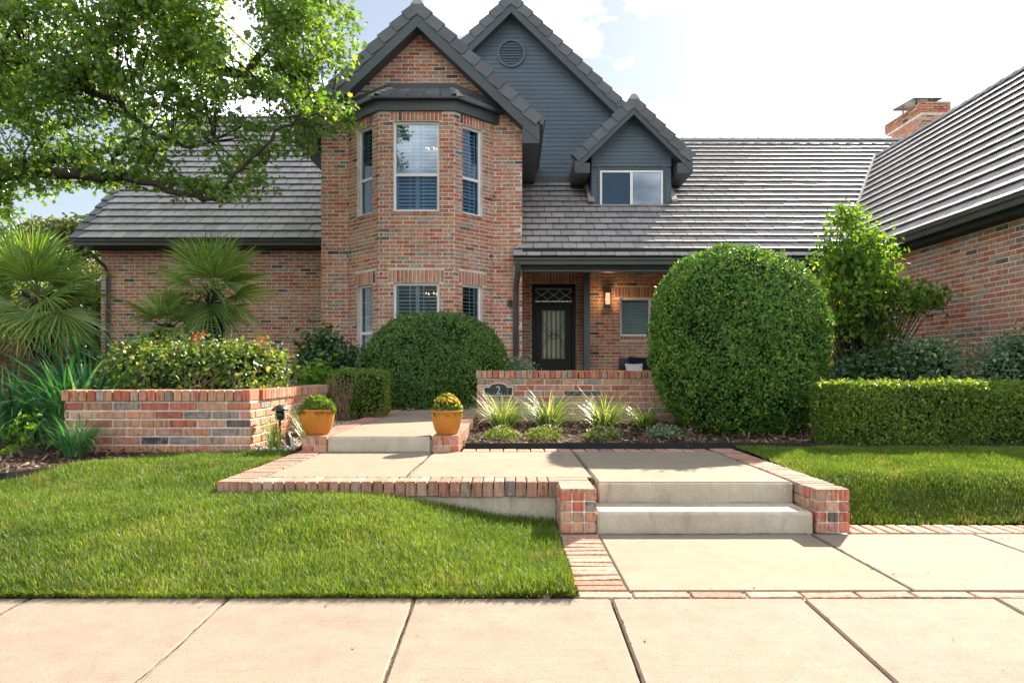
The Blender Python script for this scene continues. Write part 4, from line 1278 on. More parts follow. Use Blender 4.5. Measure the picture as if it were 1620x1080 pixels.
# ---- turn the laid bricks into geometry: the 300 that show largest on a thing singly, the rest of the wall joined
def emit_bricks():
    owner = {}
    for i, b in enumerate(BRICKS):
        root = b[1] if b[1].parent is None else b[1].parent
        owner.setdefault(root.name, []).append(i)
    single = set()
    for rn, idx in owner.items():
        if rn != 'brick_house':
            single.update(idx); continue
        sc = []
        for i in idx:
            w, par, ua, ub, za, zb, dep, n, r = BRICKS[i]
            c = w.pt((ua + ub) / 2, (za + zb) / 2, n)
            px = 810 + c[0] * S(c[1]); py = 589 - (c[2] - CAM_Z) * S(c[1])
            view = c - np.array((0, 0, CAM_Z)); view /= np.linalg.norm(view)
            face = -np.dot(w.n, view)
            if face < 0.02 or not (5 < px < 1615 and 5 < py < 1075): continue
            if ub - ua < BL - 0.03 or (par.name.startswith('garage') and py > 520): continue
            sc.append((S(c[1]) ** 2 * (ub - ua) * (zb - za) * face, i))
        sc.sort(reverse=True)
        single.update(i for _, i in sc[:300])
    joined = {}
    cache = {}
    for i, (w, par, ua, ub, za, zb, dep, n, r) in enumerate(BRICKS):
        if i in single:
            key = (round((ub - ua) * 250), round((zb - za) * 500), int(r * 32))
            if key not in cache:
                V, F = cbox_geo(key[0] / 250, dep + 0.03, key[1] / 500, 0.004 if par.parent is not None else 0.006)
                m_ = MB(); m_.add(V, F, r); cache[key] = m_.mesh('brick', M['brick'])
            c = w.pt((ua + ub) / 2, (za + zb) / 2, n - (dep + 0.03) / 2)
            mw = Matrix.Translation(Vector(c)) @ Matrix.Rotation(math.atan2(w.u[1], w.u[0]) + R.normal(0, 0.004), 4, 'Z')
            link('brick', cache[key], par, mw)
        else:
            mb = joined.setdefault(par.name, (par, MB()))[1]
            c = 0.0035
            fr = [w.pt(a, z, n) for a, z in ((ua + c, za + c), (ub - c, za + c), (ub - c, zb - c), (ua + c, zb - c))]
            mdl = [w.pt(a, z, n - 0.004) for a, z in ((ua, za), (ub, za), (ub, zb), (ua, zb))]
            bk = [w.pt(a, z, n - dep) for a, z in ((ua, za), (ub, za), (ub, zb), (ua, zb))]
            F = [(0, 1, 2, 3)] + [(4 + k, 4 + (k + 1) % 4, (k + 1) % 4, k) for k in range(4)] + [(8 + k, 8 + (k + 1) % 4, 4 + (k + 1) % 4, 4 + k) for k in range(4)]
            mb.add(fr + mdl + bk, F, r)
    for par, mb in joined.values():
        mb.build('brick_courses', M['brick'], par, kind='stuff')
emit_bricks()

def emit_tiles():
    sc = []
    for i, (par, p0, U, V, Nn, q, v0, v1, jit, r, cut) in enumerate(TILES):
        if cut or v0 < 0: continue
        c = p0 + U * (q[0] + q[1]) / 2 + V * (v0 + v1) / 2
        px = 810 + c[0] * S(c[1]); py = 589 - (c[2] - CAM_Z) * S(c[1])
        if not (5 < px < 1615 and 5 < py < 1075): continue
        view = c - np.array((0, 0, CAM_Z)); view /= np.linalg.norm(view)
        sc.append((S(c[1]) ** 2 * abs(np.dot(Nn, view)), i))
    sc.sort(reverse=True)
    single = {i for _, i in sc[:300]}
    joined, cache = {}, {}
    def geo(q, v0, v1, jit):
        lo, hi, th = 0.068 + jit, 0.010, 0.020
        return [(q[0], v0, lo - th), (q[1], v0, lo - th), (q[3], v1, -0.008), (q[2], v1, -0.008), (q[0], v0, lo), (q[1], v0, lo), (q[3], v1, hi), (q[2], v1, hi)]
    for i, (par, p0, U, V, Nn, q, v0, v1, jit, r, cut) in enumerate(TILES):
        if i in single:
            w = q[1] - q[0]; key = (round(w, 3), round(v1 - v0, 3), int(r * 24))
            if key not in cache:
                m_ = MB(); m_.add(geo((-w / 2, w / 2, -w / 2, w / 2), 0, v1 - v0, 0), BOXF, r); cache[key] = m_.mesh('roof_tile', M['roof_tile'])
            c = p0 + U * (q[0] + q[1]) / 2 + V * v0 + Nn * jit
            mw = Matrix(((U[0], V[0], Nn[0], c[0]), (U[1], V[1], Nn[1], c[1]), (U[2], V[2], Nn[2], c[2]), (0, 0, 0, 1)))
            link('roof_tile', cache[key], par, mw)
        else:
            mb = joined.setdefault(par.name, (par, MB()))[1]
            g = np.array(geo(q, v0, v1, jit))
            mb.add(p0 + g[:, :1] * U + g[:, 1:2] * V + g[:, 2:] * Nn, BOXF, r)
    for par, mb in joined.values():
        mb.build('roof_tiles', M['roof_tile'], par, kind='stuff')
emit_tiles()

# ------------------------------------------------------------------ small things on the house and in the garden
# wall lantern beside the porch window
wlamp = thing('wall_lantern', 'lit black wall lantern on the porch brick', 'lamp', (2.22, 15.88, 2.45))
lx, ly, lz0, lz1 = 2.215, 15.83, 2.50, 2.86
mb = MB(); box(mb, lx - 0.06, lx + 0.06, 15.87, 15.899, lz0 + 0.02, lz1 - 0.02); mb.build('back_plate', M['black_metal'], wlamp)
mb = MB(); cbox(mb, lx - 0.05, lx + 0.05, ly - 0.045, ly + 0.035, lz0 + 0.05, lz1 - 0.05, 0.01); mb.build('shade', M['lamp_glow'], wlamp)
mb = MB()
box(mb, lx - 0.068, lx + 0.068, ly - 0.062, ly + 0.05, lz1 - 0.048, lz1); box(mb, lx - 0.068, lx + 0.068, ly - 0.062, ly + 0.05, lz0, lz0 + 0.048)
for sx in (-1, 1):
    box(mb, lx + sx * 0.058 - 0.007, lx + sx * 0.058 + 0.007, ly - 0.06, ly - 0.046, lz0 + 0.048, lz1 - 0.048)
mb.build('cage', M['black_metal'], wlamp)
pl = bpy.data.lights.new('lantern_light', 'POINT'); pl.energy = 1.2; pl.color = (1.0, 0.60, 0.30); pl.shadow_soft_size = 0.06
plo = bpy.data.objects.new('lantern_light', pl); COL.objects.link(plo); plo.location = (lx, ly - 0.12, 2.66); plo.parent = wlamp; plo.matrix_parent_inverse = world_of(wlamp).inverted()

# doorbell camera on the gable corner
db = thing('doorbell_camera', 'small black camera on the brick beside the downspout', 'camera', (-0.03, 13.86, 2.40))
mb = MB(); cbox(mb, -0.08, 0.0, 13.80, 13.879, 2.30, 2.44, 0.012); mb.build('body', M['black_metal'], db)
mb = MB(); lathe(mb, [(0.0, 0, 0), (0.018, 0, 0), (0.018, 0.03, 0), (0.0, 0.03, 0)], -0.04, 13.795, 2.38, 10); mb.build('lens', M['screen_glass'], db)

# address plaque with the numeral 2
pq = thing('address_plaque', 'arched dark blue plaque with a pale rim and the number 2', 'sign', (-0.18, 9.07, 0.75))
pcx, pz0, pw_, ph_ = -0.182, 0.655, 0.40, 0.13
def plaque_outline(ins):
    w2 = pw_ / 2 - ins
    pts = [(-w2, ins), (w2, ins), (w2, ph_ - ins)]
    for a in np.linspace(0, math.pi, 13):
        pts.append((math.cos(a) * (0.118 - ins * 0.5), ph_ - ins + 0.052 * math.sin(a) ** 0.8 if 0 < a < math.pi else ph_ - ins))
    pts.append((-w2, ph_ - ins))
    return pts
def plq(ins, y):
    return [np.array((pcx + a, y, pz0 + b)) for a, b in plaque_outline(ins)]
mb = MB(); prism(mb, plq(0.0, 9.074), (0, -0.018, 0)); mb.build('rim', M['plaque_rim'], pq)
mb = MB(); prism(mb, plq(0.016, 9.056), (0, -0.004, 0)); mb.build('face', M['plaque_blue'], pq)
cu = bpy.data.curves.new('numeral', 'FONT'); cu.body = '2'; cu.size = 0.155; cu.extrude = 0.003; cu.align_x = 'CENTER'
tmp = bpy.data.objects.new('numeral_curve', cu); COL.objects.link(tmp)
dg = bpy.context.evaluated_depsgraph_get()
me = bpy.data.meshes.new_from_object(tmp.evaluated_get(dg))
bpy.data.objects.remove(tmp); bpy.data.curves.remove(cu)
me.materials.clear(); me.materials.append(M['plaque_rim'])
link('numeral', me, pq, Matrix.Translation((pcx, 9.049, pz0 + 0.028)) @ Matrix.Rotation(math.radians(90), 4, 'X') @ Matrix.Diagonal((0.85, 1, 1, 1)))

# porch bench and pillows
bench = thing('porch_bench', 'dark porch bench mostly hidden behind the round bush', 'bench', (3.3, 15.4, 0.4))
mb = MB(); box(mb, 2.45, 4.4, 15.05, 15.6, 0.80, 0.87); mb.build('seat', M['black_metal'], bench)
mb = MB(); box(mb, 2.45, 4.4, 15.58, 15.66, 0.87, 1.30); mb.build('backrest', M['black_metal'], bench)
for x_ in (2.5, 4.3):
    for y_ in (15.1, 15.58):
        mb = MB(); box(mb, x_ - 0.035, x_ + 0.035, y_ - 0.035, y_ + 0.035, 0.397, 0.80); mb.build('leg', M['black_metal'], bench)
def pillow(name, label, c, w_, h_, th, mat, rot, tilt):
    n_ = 10
    V, F = [], []
    for sgn in (1, -1):
        for j in range(n_ + 1):
            for i in range(n_ + 1):
                a, b = i / n_ * 2 - 1, j / n_ * 2 - 1
                k = (1 - a ** 4) * (1 - b ** 4)
                sq = 1 - 0.10 * (1 - abs(a)) * (b * b) if True else 1
                V.append((a * w_ / 2 * (1 - 0.08 * (1 - b * b) * abs(a)), sgn * th / 2 * k ** 0.5, b * h_ / 2 * sq))
    m_ = n_ + 1
    for s_ in range(2):
        for j in range(n_):
            for i in range(n_):
                f = (s_ * m_ * m_ + j * m_ + i, s_ * m_ * m_ + j * m_ + i + 1, s_ * m_ * m_ + (j + 1) * m_ + i + 1, s_ * m_ * m_ + (j + 1) * m_ + i)
                F.append(f if s_ else f[::-1])
    mm = Matrix.Translation(c) @ Matrix.Rotation(rot, 4, 'Z') @ Matrix.Rotation(tilt, 4, 'X')
    V = np.array([mm @ Vector(v) for v in V])
    mb = MB(); mb.add(V, F); mb.build(name, M[mat], None, True, label=label, category='pillow', group='pillows on the porch bench')
pillow('throw_pillow', 'white pillow at the left end of the porch bench', (2.74, 15.28, 1.03), 0.42, 0.30, 0.14, 'pillow_white', 0.1, -0.35)
pillow('throw_pillow', 'navy blue pillow leaning behind the white one', (2.95, 15.44, 1.10), 0.62, 0.46, 0.16, 'pillow_navy', -0.1, -0.2)
pillow('throw_pillow', 'navy pillow next to the round bush', (3.35, 15.42, 1.12), 0.55, 0.50, 0.16, 'pillow_navy', 0.15, -0.2)

# flower pots
def flower_pot(x, y, z, r, h, label, grp):
    root = thing('flower_pot', label, 'pot', (x, y, z), group=grp)
    prof = [(0.001, 0.0, 0), (r * 0.62, 0.0, 0.2), (r * 0.66, 0.012, 0.7), (r * 0.80, h * 0.25, 1), (r * 0.93, h * 0.6, 1), (r * 0.985, h * 0.88, 0.8), (r * 0.99, h * 0.90, 0.0), (r * 1.04, h * 0.915, 0.0), (r * 1.05, h * 0.985, 0.0), (r * 1.02, h, 0.0), (r * 0.96, h, 0.0), (r * 0.94, h * 0.9, 0.0), (r * 0.90, h * 0.88, 0)]
    mb = MB(); lathe(mb, prof, x, y, z, 72, 0.05, 18); mb.build('body', M['pot_orange'], root, True)
    mb = MB(); mb.add([(x + r * 0.92 * math.cos(a), y + r * 0.92 * math.sin(a), z + h * 0.89) for a in np.linspace(0, 2 * math.pi, 24, endpoint=False)], [tuple(range(24))]); mb.build('potting_soil', M['soil'], root)
POT1, POT2 = (-1.80, 6.31, Z_WALK + 0.005), (-0.600, 6.29, Z_WALK + 0.005)
flower_pot(*POT1, 0.160, 0.232, 'orange fluted pot with a green plant, on the left step pier', 'orange pots flanking the step')
flower_pot(*POT2, 0.142, 0.224, 'orange fluted pot with yellow mums, on the right step pier', 'orange pots flanking the step')

# path light near the planter corner
pth = thing('path_light', 'dark mushroom-hat path light beside the planter wall', 'lamp', (-2.16, 6.35, 0.28))
mb = MB(); lathe(mb, [(0.075, 0.0, 0), (0.078, 0.006, 0), (0.060, 0.028, 0), (0.035, 0.045, 0), (0.010, 0.055, 0), (0.0, 0.056, 0)], -2.16, 6.35, 0.615, 20)
mb.build('hat', M['black_metal'], pth, True)
mb = MB(); lathe(mb, [(0.03, 0.0, 0), (0.045, 0.01, 0), (0.045, 0.06, 0), (0.03, 0.085, 0)], -2.16, 6.35, 0.53, 16); mb.build('lamp_housing', M['black_metal'], pth, True)
mb = MB(); tube(mb, [(-2.16, 6.35, 0.24), (-2.16, 6.35, 0.545)], 0.013, 8); mb.build('stem', M['black_metal'], pth)
mb = MB(); tube(mb, [(-2.02, 6.24, 0.24), (-2.06, 6.30, 0.36), (-2.08, 6.33, 0.40)], [0.03, 0.035, 0.02], 8); mb.build('ballast', M['black_metal'], pth)
# in-ground well light in the mulch
wel = thing('well_light', 'tiny round in-ground light set in the mulch', 'lamp', (1.085, 6.55, 0.29))
mb = MB(); lathe(mb, [(0.03, -0.03, 0), (0.032, 0.02, 0), (0.026, 0.026, 0), (0.0, 0.024, 0)], 1.085, 6.50, 0.30, 16); mb.build('housing', M['black_metal'], wel, True)
mb = MB(); lathe(mb, [(0.023, 0.0, 0), (0.0, 0.003, 0)], 1.085, 6.50, 0.327, 16); mb.build('lens', M['window_frame'], wel)

# board fence at the far left
fence = thing('wood_fence', 'brown board fence in shade at the far left', 'fence', (-9.0, 13.5, 0.3))
for i in range(26):
    x_ = -12.9 + i * 0.152
    mb = MB(); cbox(mb, x_, x_ + 0.146, 13.6 + R.uniform(-.004, .004), 13.625, 0.15, 1.95 + R.uniform(-.02, .02), 0.004, R.random()); mb.build('board', M['fence_wood'], fence)
for z_ in (0.5, 1.5):
    mb = MB(); box(mb, -12.9, -8.95, 13.63, 13.68, z_, z_ + 0.1); mb.build('rail', M['fence_wood'], fence)
# ------------------------------------------------------------------ plants
def unit(v):
    return v / (np.linalg.norm(v, axis=-1, keepdims=True) + 1e-9)

LEAF = (np.array([(0, 0, 0), (0.30, 0.42, 0.06), (0, 1, -0.04), (-0.30, 0.42, 0.06)]), np.array([(0, 1, 2), (0, 2, 3)]))
LEAF_W = (np.array([(0, 0, 0), (0.36, 0.25, 0.05), (0.34, 0.62, 0.05), (0, 1, -0.06), (-0.34, 0.62, 0.05), (-0.36, 0.25, 0.05)]), [(0, 1, 2, 3), (0, 3, 4, 5)])
OAK = (np.array([(0, 0, 0), (0.10, 0.18, 0), (0.42, 0.25, 0.05), (0.16, 0.42, 0.02), (0.46, 0.66, 0.06), (0.16, 0.68, 0.0), (0, 1.0, -0.05),
                 (-0.16, 0.68, 0.0), (-0.46, 0.66, 0.06), (-0.16, 0.42, 0.02), (-0.42, 0.25, 0.05), (-0.10, 0.18, 0)]),
       [(0, 1, 2, 3), (3, 4, 5, 0), (5, 6, 7, 0), (7, 8, 9, 0), (9, 10, 11, 0)])

def scatter(mb, P, Nrm, size, tmpl, up=0.25, jitter=0.6, rnd=None, sizevar=0.35, axis=None):
    """leaf template copied to every point, facing roughly along Nrm"""
    P = np.asarray(P, float); n = len(P)
    if n == 0: return
    nz = unit(Nrm + R.normal(0, jitter, (n, 3)))
    ax = R.normal(0, 1, (n, 3)) + np.array((0, 0, up * 4)) if axis is None else axis + R.normal(0, 0.4, (n, 3))
    ay = unit(ax - nz * np.sum(ax * nz, 1, keepdims=True))
    bx = np.cross(ay, nz)
    s = size * (1 + sizevar * R.uniform(-1, 1, n))
    T, F = tmpl
    V = P[:, None, :] + s[:, None, None] * (T[None, :, 0:1] * bx[:, None, :] + T[None, :, 1:2] * ay[:, None, :] + T[None, :, 2:3] * nz[:, None, :])
    k = len(T)
    r = R.random(n) if rnd is None else rnd
    base = mb.n
    mb.v.append(V.reshape(-1, 3).astype(np.float32)); mb.n += n * k
    Fs = F if not isinstance(F, np.ndarray) else [tuple(f) for f in F]
    by = {}
    for f in Fs: by.setdefault(len(f), []).append(f)
    for g in by.values():
        g = np.array(g, dtype=np.int32)
        FF = (base + np.arange(n)[:, None, None] * k + g[None]).reshape(-1, g.shape[1]).astype(np.int32)
        mb.f.append(FF); mb.r.append(np.repeat(r, len(g)).astype(np.float32))

def value_noise(P, scale, seed):
    """cheap smooth 3-D noise in -1..1 from a few random waves"""
    rg = np.random.default_rng(seed)
    out = np.zeros(len(P))
    for k in range(7):
        d = rg.normal(0, 1, 3); d /= np.linalg.norm(d)
        f = scale * rg.uniform(0.6, 2.0)
        out += np.sin(P @ d * f + rg.uniform(0, 6.28)) / 7 * 1.6
    return out

def superquad(c, a, b, h, p, q, n, zlo=-1.0, bump=0.03, seed=1, taper=0.0):
    """points and normals on a rounded solid centred at c; h half height; p plan roundness, q profile roundness"""
    D = unit(R.normal(0, 1, (n * 2, 3)))
    D = D / np.array((1, 1, 1))
    r = (np.abs(D[:, 0] / a) ** p + np.abs(D[:, 1] / b) ** p) ** (q / p) + np.abs(D[:, 2] / h) ** q
    t = r ** (-1 / q)
    X = D * t[:, None]
    G = np.stack((np.sign(X[:, 0]) * np.abs(X[:, 0] / a) ** (q - 1) / a, np.sign(X[:, 1]) * np.abs(X[:, 1] / b) ** (q - 1) / b, np.sign(X[:, 2]) * np.abs(X[:, 2] / h) ** (q - 1) / h), 1)
    G = unit(G)
    keep = X[:, 2] > zlo * h
    # equalise density: favour points by area (t^2)
    w = t ** 2; keep &= R.random(len(t)) < w / w.max() * 1.6
    X, G = X[keep][:n], G[keep][:n]
    if taper:
        k = np.clip(-X[:, 2] / h, 0, 1) ** 2 * taper
        X[:, 0] *= 1 - k; X[:, 1] *= 1 - k
    nz_ = value_noise(X, 3.0, seed) * bump + value_noise(X, 8.0, seed + 50) * bump * 0.45 + value_noise(X, 17.0, seed + 70) * bump * 0.25
    X = X + G * nz_[:, None]
    thin = (value_noise(X, 7.0, seed + 90) + 0.5 * value_noise(X, 15.0, seed + 95)) < -0.52     # thin patches
    keep = ~thin | (R.random(len(X)) < 0.35)
    X, G = X[keep], G[keep]
    return X + np.asarray(c), G

def core_mesh(mb, c, a, b, h, p, q, f, zlo=-1.0, taper=0.0):
    """opaque dark core closing gaps between leaves; shade put into its colour"""
    nu, nv = 28, 16
    V = []
    for j in range(nv + 1):
        ph = -math.pi / 2 + math.pi * j / nv
        for i in range(nu):
            th = 2 * math.pi * i / nu
            d = np.array((math.cos(ph) * math.cos(th), math.cos(ph) * math.sin(th), math.sin(ph)))
            r = ((abs(d[0] / a) ** p + abs(d[1] / b) ** p) ** (q / p) + abs(d[2] / h) ** q) ** (-1 / q)
            X = d * r * f
            X[2] = max(X[2], zlo * h)
            if taper:
                k = min(1, max(0, -X[2] / h)) ** 2 * taper; X[0] *= 1 - k; X[1] *= 1 - k
            V.append(X + np.asarray(c))
    F = [(j * nu + i, j * nu + (i + 1) % nu, (j + 1) * nu + (i + 1) % nu, (j + 1) * nu + i) for j in range(nv) for i in range(nu)]
    mb.add(V, F)

def clipped_bush(name, label, cat, c, a, b, h, p, q, n, leaf, mat, zlo=-1.0, bump=0.03, depth=0.05, taper=0.0, tmpl=LEAF, group=None, fuzz=0.02, corefac=0.92, seed=1, jitter=0.75):
    z0 = c[2] + zlo * h
    root = thing(name, label, cat, (c[0], c[1], z0), group)
    P, G = superquad(c, a, b, h, p, q, n, zlo, bump, seed, taper)
    P = P - G * (R.random(len(P)) ** 2 * depth)[:, None] + G * (np.abs(R.normal(0, fuzz, len(P))))[:, None]
    mb = MB(); scatter(mb, P, G, leaf, tmpl, jitter=jitter, sizevar=0.5)
    mb.build('foliage', M[mat], root, kind='stuff')
    mb = MB(); core_mesh(mb, c, a, b, h, p, q, corefac, zlo, taper); mb.build('shade_core', M['bush_core'], root, True)
    mb = MB(); tube(mb, [(c[0], c[1], z0 - 0.06), (c[0], c[1], z0 + h * 0.4)], 0.03, 6); mb.build('stem', M['bark'], root)
    return root

def blade(P0, dirs, length, width, bend, nseg, rnd, mb, twist=0.0):
    """arching strap leaves: P0 (n,3), dirs (n,2) horizontal unit heading, per-blade length/width/bend"""
    n = len(P0)
    out = np.concatenate((dirs, np.zeros((n, 1))), 1)
    side = np.stack((-dirs[:, 1], dirs[:, 0], np.zeros(n)), 1)
    th0 = bend[0]; th1 = bend[1]                        # start / end angle from vertical
    rows = []
    pos = P0.copy()
    for s in range(nseg + 1):
        f = s / nseg
        wd = width * (1 - f) ** 0.7 * (0.65 + 0.7 * min(f * 3, 1) * 0.5) if s < nseg else np.zeros(n)
        rows.append((pos - side * wd[:, None] / 2, pos + side * wd[:, None] / 2))
        th = th0 + (th1 - th0) * f
        pos = pos + (out * np.sin(th)[:, None] + np.array((0, 0, 1.0)) * np.cos(th)[:, None]) * (length / nseg)[:, None]
    V = np.stack([x for rw in rows for x in rw], 1)     # n, 2(nseg+1), 3
    k = 2 * (nseg + 1)
    base = mb.n
    mb.v.append(V.reshape(-1, 3).astype(np.float32)); mb.n += n * k
    for s in range(nseg):
        q = np.array((2 * s, 2 * s + 1, 2 * s + 3, 2 * s + 2))
        mb.f.append((base + np.arange(n)[:, None] * k + q[None]).astype(np.int32)); mb.r.append(np.asarray(rnd, np.float32))

def strap_clump(mb, c, n, L, Wd, spread, th=(0.05, 0.6), bend=(0.9, 1.9), nseg=5, rlo=0.0, rhi=1.0, az=None):
    a = R.uniform(0, 2 * math.pi, n) if az is None else R.normal(az[0], az[1], n)
    rr = spread * np.sqrt(R.random(n))
    P0 = np.stack((c[0] + rr * np.cos(a), c[1] + rr * np.sin(a), np.full(n, c[2])), 1)
    a2 = a + R.normal(0, 0.4, n)
    t0 = R.uniform(th[0], th[1], n); t1 = t0 + R.uniform(bend[0], bend[1], n)
    blade(P0, np.stack((np.cos(a2), np.sin(a2)), 1), L * R.uniform(0.6, 1.15, n), np.full(n, Wd) * R.uniform(0.7, 1.2, n), (t0, t1), nseg, R.uniform(rlo, rhi, n), mb)

# ---- lawns
def lawn_z(x, y):
    x = np.asarray(x, float); y = np.asarray(y, float)
    hgt = 0.16 * (1 - sstep(-1.1, 0.30, x) * (1 - 0.0 * y))
    z = 0.018 * sstep(D_SIDE, D_SIDE + 0.12, y) + hgt * sstep(D_SIDE - 0.05, 4.35, y) + 0.085 * sstep(4.4, 5.4, y)
    z = z + 0.012 * np.sin(x * 2.1 + 1) * np.sin(y * 2.7) + 0.006 * np.sin(x * 5.3) * np.sin(y * 6.1 + 2)
    return z
def mulch_edge(x):
    """front line of the left bed, as depth over x"""
    return np.interp(x, [-9, -4.6, -3.55, -3.28, -2.78, -2.45, -2.3], [4.2, 4.35, 4.72, 5.36, 5.80, 6.02, 6.06])
def left_ok(x, y):
    ok = (y > D_SIDE + 0.005) & (x < 0.275)
    front = np.where(x > -1.93, D_RISER - 0.01, np.where(x > -2.3, 6.02, mulch_edge(x)))
    return ok & (y < front) & (x > -7.5)
def right_z(x, y):
    return 0.004 + 0.25 * sstep(4.30, 4.85, y) + 0.03 * sstep(4.8, 6.1, y) + 0.008 * np.sin(x * 3) * np.sin(y * 4)
def right_ok(x, y):
    return (y > 4.345) & (y < 6.28 - 0.03 * (x - 2)) & (x > 2.055) & (x < 7.5)

def lawn(name, label, ok, zf, x0, x1, y0, y1, nb, hgt):
    # turf sheet
    nxg, nyg = int((x1 - x0) / 0.05), int((y1 - y0) / 0.05)
    xs, ys = np.linspace(x0, x1, nxg), np.linspace(y0, y1, nyg)
    X, Y = np.meshgrid(xs, ys)
    Z = zf(X, Y)
    inside = ok(X, Y)
    ii, jj = np.meshgrid(np.arange(nxg - 1), np.arange(nyg - 1))
    a = (jj * nxg + ii).ravel()
    F = np.stack((a, a + 1, a + nxg + 1, a + nxg), 1)
    keep = inside.ravel()[F].sum(1) >= 3
    mb = MB(); mb.add(np.stack((X, Y, Z - 0.004), -1).reshape(-1, 3), F[keep])
    root = mb.build(name, M['turf'], None, True, kind='structure')
    # blades
    P = np.stack((R.uniform(x0, x1, nb), R.uniform(y0, y1, nb)), 1)
    # denser towards the camera
    keep = ok(P[:, 0], P[:, 1])
    P = P[keep]
    n = len(P)
    z = zf(P[:, 0], P[:, 1])
    P0 = np.stack((P[:, 0], P[:, 1], z - 0.006), 1)
    tuft = value_noise(P0 * np.array((1, 1, 0)), 9.0, 5)
    h = hgt * (1 + 0.38 * tuft + R.normal(0, 0.25, n)).clip(0.35, 1.9)
    az = R.uniform(0, 2 * math.pi, n) + 0.0
    t0 = np.abs(R.normal(0.25, 0.3, n)); t1 = t0 + R.uniform(0.2, 1.3, n)
    rnd = (0.42 + 0.22 * value_noise(P0 * np.array((1, 1, 0)), 4.0, 8) + R.normal(0, 0.2, n)).clip(0, 0.93)
    dead = R.random(n) < (0.05 + 0.10 * (value_noise(P0 * np.array((1, 1, 0)), 5.0, 77) > 0.35)); rnd[dead] = R.uniform(0.92, 1.0, dead.sum())
    mb = MB()
    blade(P0, np.stack((np.cos(az), np.sin(az)), 1), h, np.full(n, 0.0048) * R.uniform(0.7, 1.3, n), (t0, t1), 2, rnd, mb)
    mb.build('grass', M['grass'], None, kind='stuff', label=label, category='grass')
simple('turf', (0.075, 0.085, 0.022), 0.95, 0.1, 0.5, 14.0, 60.0, 0.8)
lawn('lawn', 'bright green lawn sloping down to the sidewalk on the left', left_ok, lawn_z, -7.2, 0.29, D_SIDE, 6.1, 420000, 0.040)
lawn('lawn', 'short lawn right of the steps in front of the clipped hedge', right_ok, right_z, 2.05, 7.2, 4.34, 6.3, 180000, 0.034)

# ---- mulch beds: sheet, chips and black edging
def chips(mb, P, size):
    n = len(P)
    nz = unit(np.array((0, 0, 1.0)) + R.normal(0, 0.35, (n, 3)))
    scatter(mb, P, nz, size, (np.array([(-0.16, 0, 0), (0.16, 0.05, 0), (0.12, 1, 0.05), (-0.12, 0.92, -0.03)]), np.array([(0, 1, 2, 3)])), up=0.0, jitter=0.25, sizevar=0.6)
def bed(name, outline, zf, n, step=0.12, label=None):
    O = np.array(outline); x0, y0 = O.min(0); x1, y1 = O.max(0)
    def inside(x, y):
        c = np.zeros(np.shape(x), bool); j = len(O) - 1
        for i in range(len(O)):
            xi, yi = O[i]; xj, yj = O[j]
            c ^= ((yi > y) != (yj > y)) & (x < (xj - xi) * (y - yi) / (yj - yi + 1e-12) + xi)
            j = i
        return c
    nxg, nyg = int((x1 - x0) / step) + 2, int((y1 - y0) / step) + 2
    X, Y = np.meshgrid(np.linspace(x0, x1, nxg), np.linspace(y0, y1, nyg))
    ii, jj = np.meshgrid(np.arange(nxg - 1), np.arange(nyg - 1)); a = (jj * nxg + ii).ravel()
    F = np.stack((a, a + 1, a + nxg + 1, a + nxg), 1)
    keep = inside(X, Y).ravel()[F].sum(1) >= 3
    mb = MB(); mb.add(np.stack((X, Y, zf(X, Y)), -1).reshape(-1, 3), F[keep]); mb.build(name, M['soil'], None, True, kind='structure')
    P = np.stack((R.uniform(x0, x1, n), R.uniform(y0, y1, n)), 1); P = P[inside(P[:, 0], P[:, 1])]
    z = zf(P[:, 0], P[:, 1]) + R.uniform(0.0, 0.018, len(P))
    mb = MB(); chips(mb, np.column_stack((P, z)), 0.05)
    mb.build('mulch', M['mulch_chip'], None, kind='stuff', label=label, category='mulch')
bed_z = lambda x, y: 0.268 + 0.035 * sstep(6.4, 8.5, y) + 0.012 * np.sin(x * 3.1 + y * 2) * np.sin(y * 4.3)
bed('planting_bed', [(-0.46, 6.40), (2.1, 6.42), (4.5, 6.30), (7.0, 6.2), (6.8, 13.5), (3.0, 9.4), (2.9, 9.08), (-0.46, 9.08)], bed_z, 26000, label='brown bark mulch around the grassy clumps behind the terrace')
lb_z = lambda x, y: 0.245 + 0.03 * sstep(5, 7, y) + 0.15 * sstep(9, 11, y) + 0.012 * np.sin(x * 3.1 + y * 2) * np.sin(y * 4.3)
bed('planting_bed', [(-9, 4.22), (-4.6, 4.37), (-3.55, 4.74), (-3.28, 5.38), (-2.78, 5.82), (-2.35, 6.06), (-2.35, 6.12), (-4.0, 6.12), (-4.0, 7.4), (-2.3, 8.8), (-2.0, 9.6), (-0.9, 11.5), (-0.5, 13.1), (-3.9, 13.9), (-3.9, 15.2), (-9.2, 15.2)], lb_z, 26000, label='brown bark mulch left of the brick planter')
def strip(name, pts, z0, z1, th, label, zs=None):
    mb = MB()
    P = np.array(pts, float)
    for i in range(len(P) - 1):
        d = P[i + 1] - P[i]; nrm = np.array((-d[1], d[0])) / np.linalg.norm(d) * th
        q = [P[i], P[i + 1], P[i + 1] + nrm, P[i] + nrm]
        prism(mb, [np.array((a[0], a[1], z0)) for a in q], (0, 0, z1 - z0))
    mb.build(name, M['edging'], None, label=label, category='edging', group='black bed edging strips')
strip('bed_edging', [(-0.44, 6.385), (1.0, 6.40), (2.1, 6.405), (4.5, 6.285), (7.0, 6.18)], 0.22, 0.312, 0.012, 'black edging strip between the mulch and the terrace')
strip('bed_edging', [(-8.8, 4.23), (-4.6, 4.365), (-3.8, 4.60), (-3.53, 4.76), (-3.27, 5.39), (-2.77, 5.825), (-2.40, 6.05)], 0.20, 0.272, 0.012, 'black edging strip curving along the left lawn')

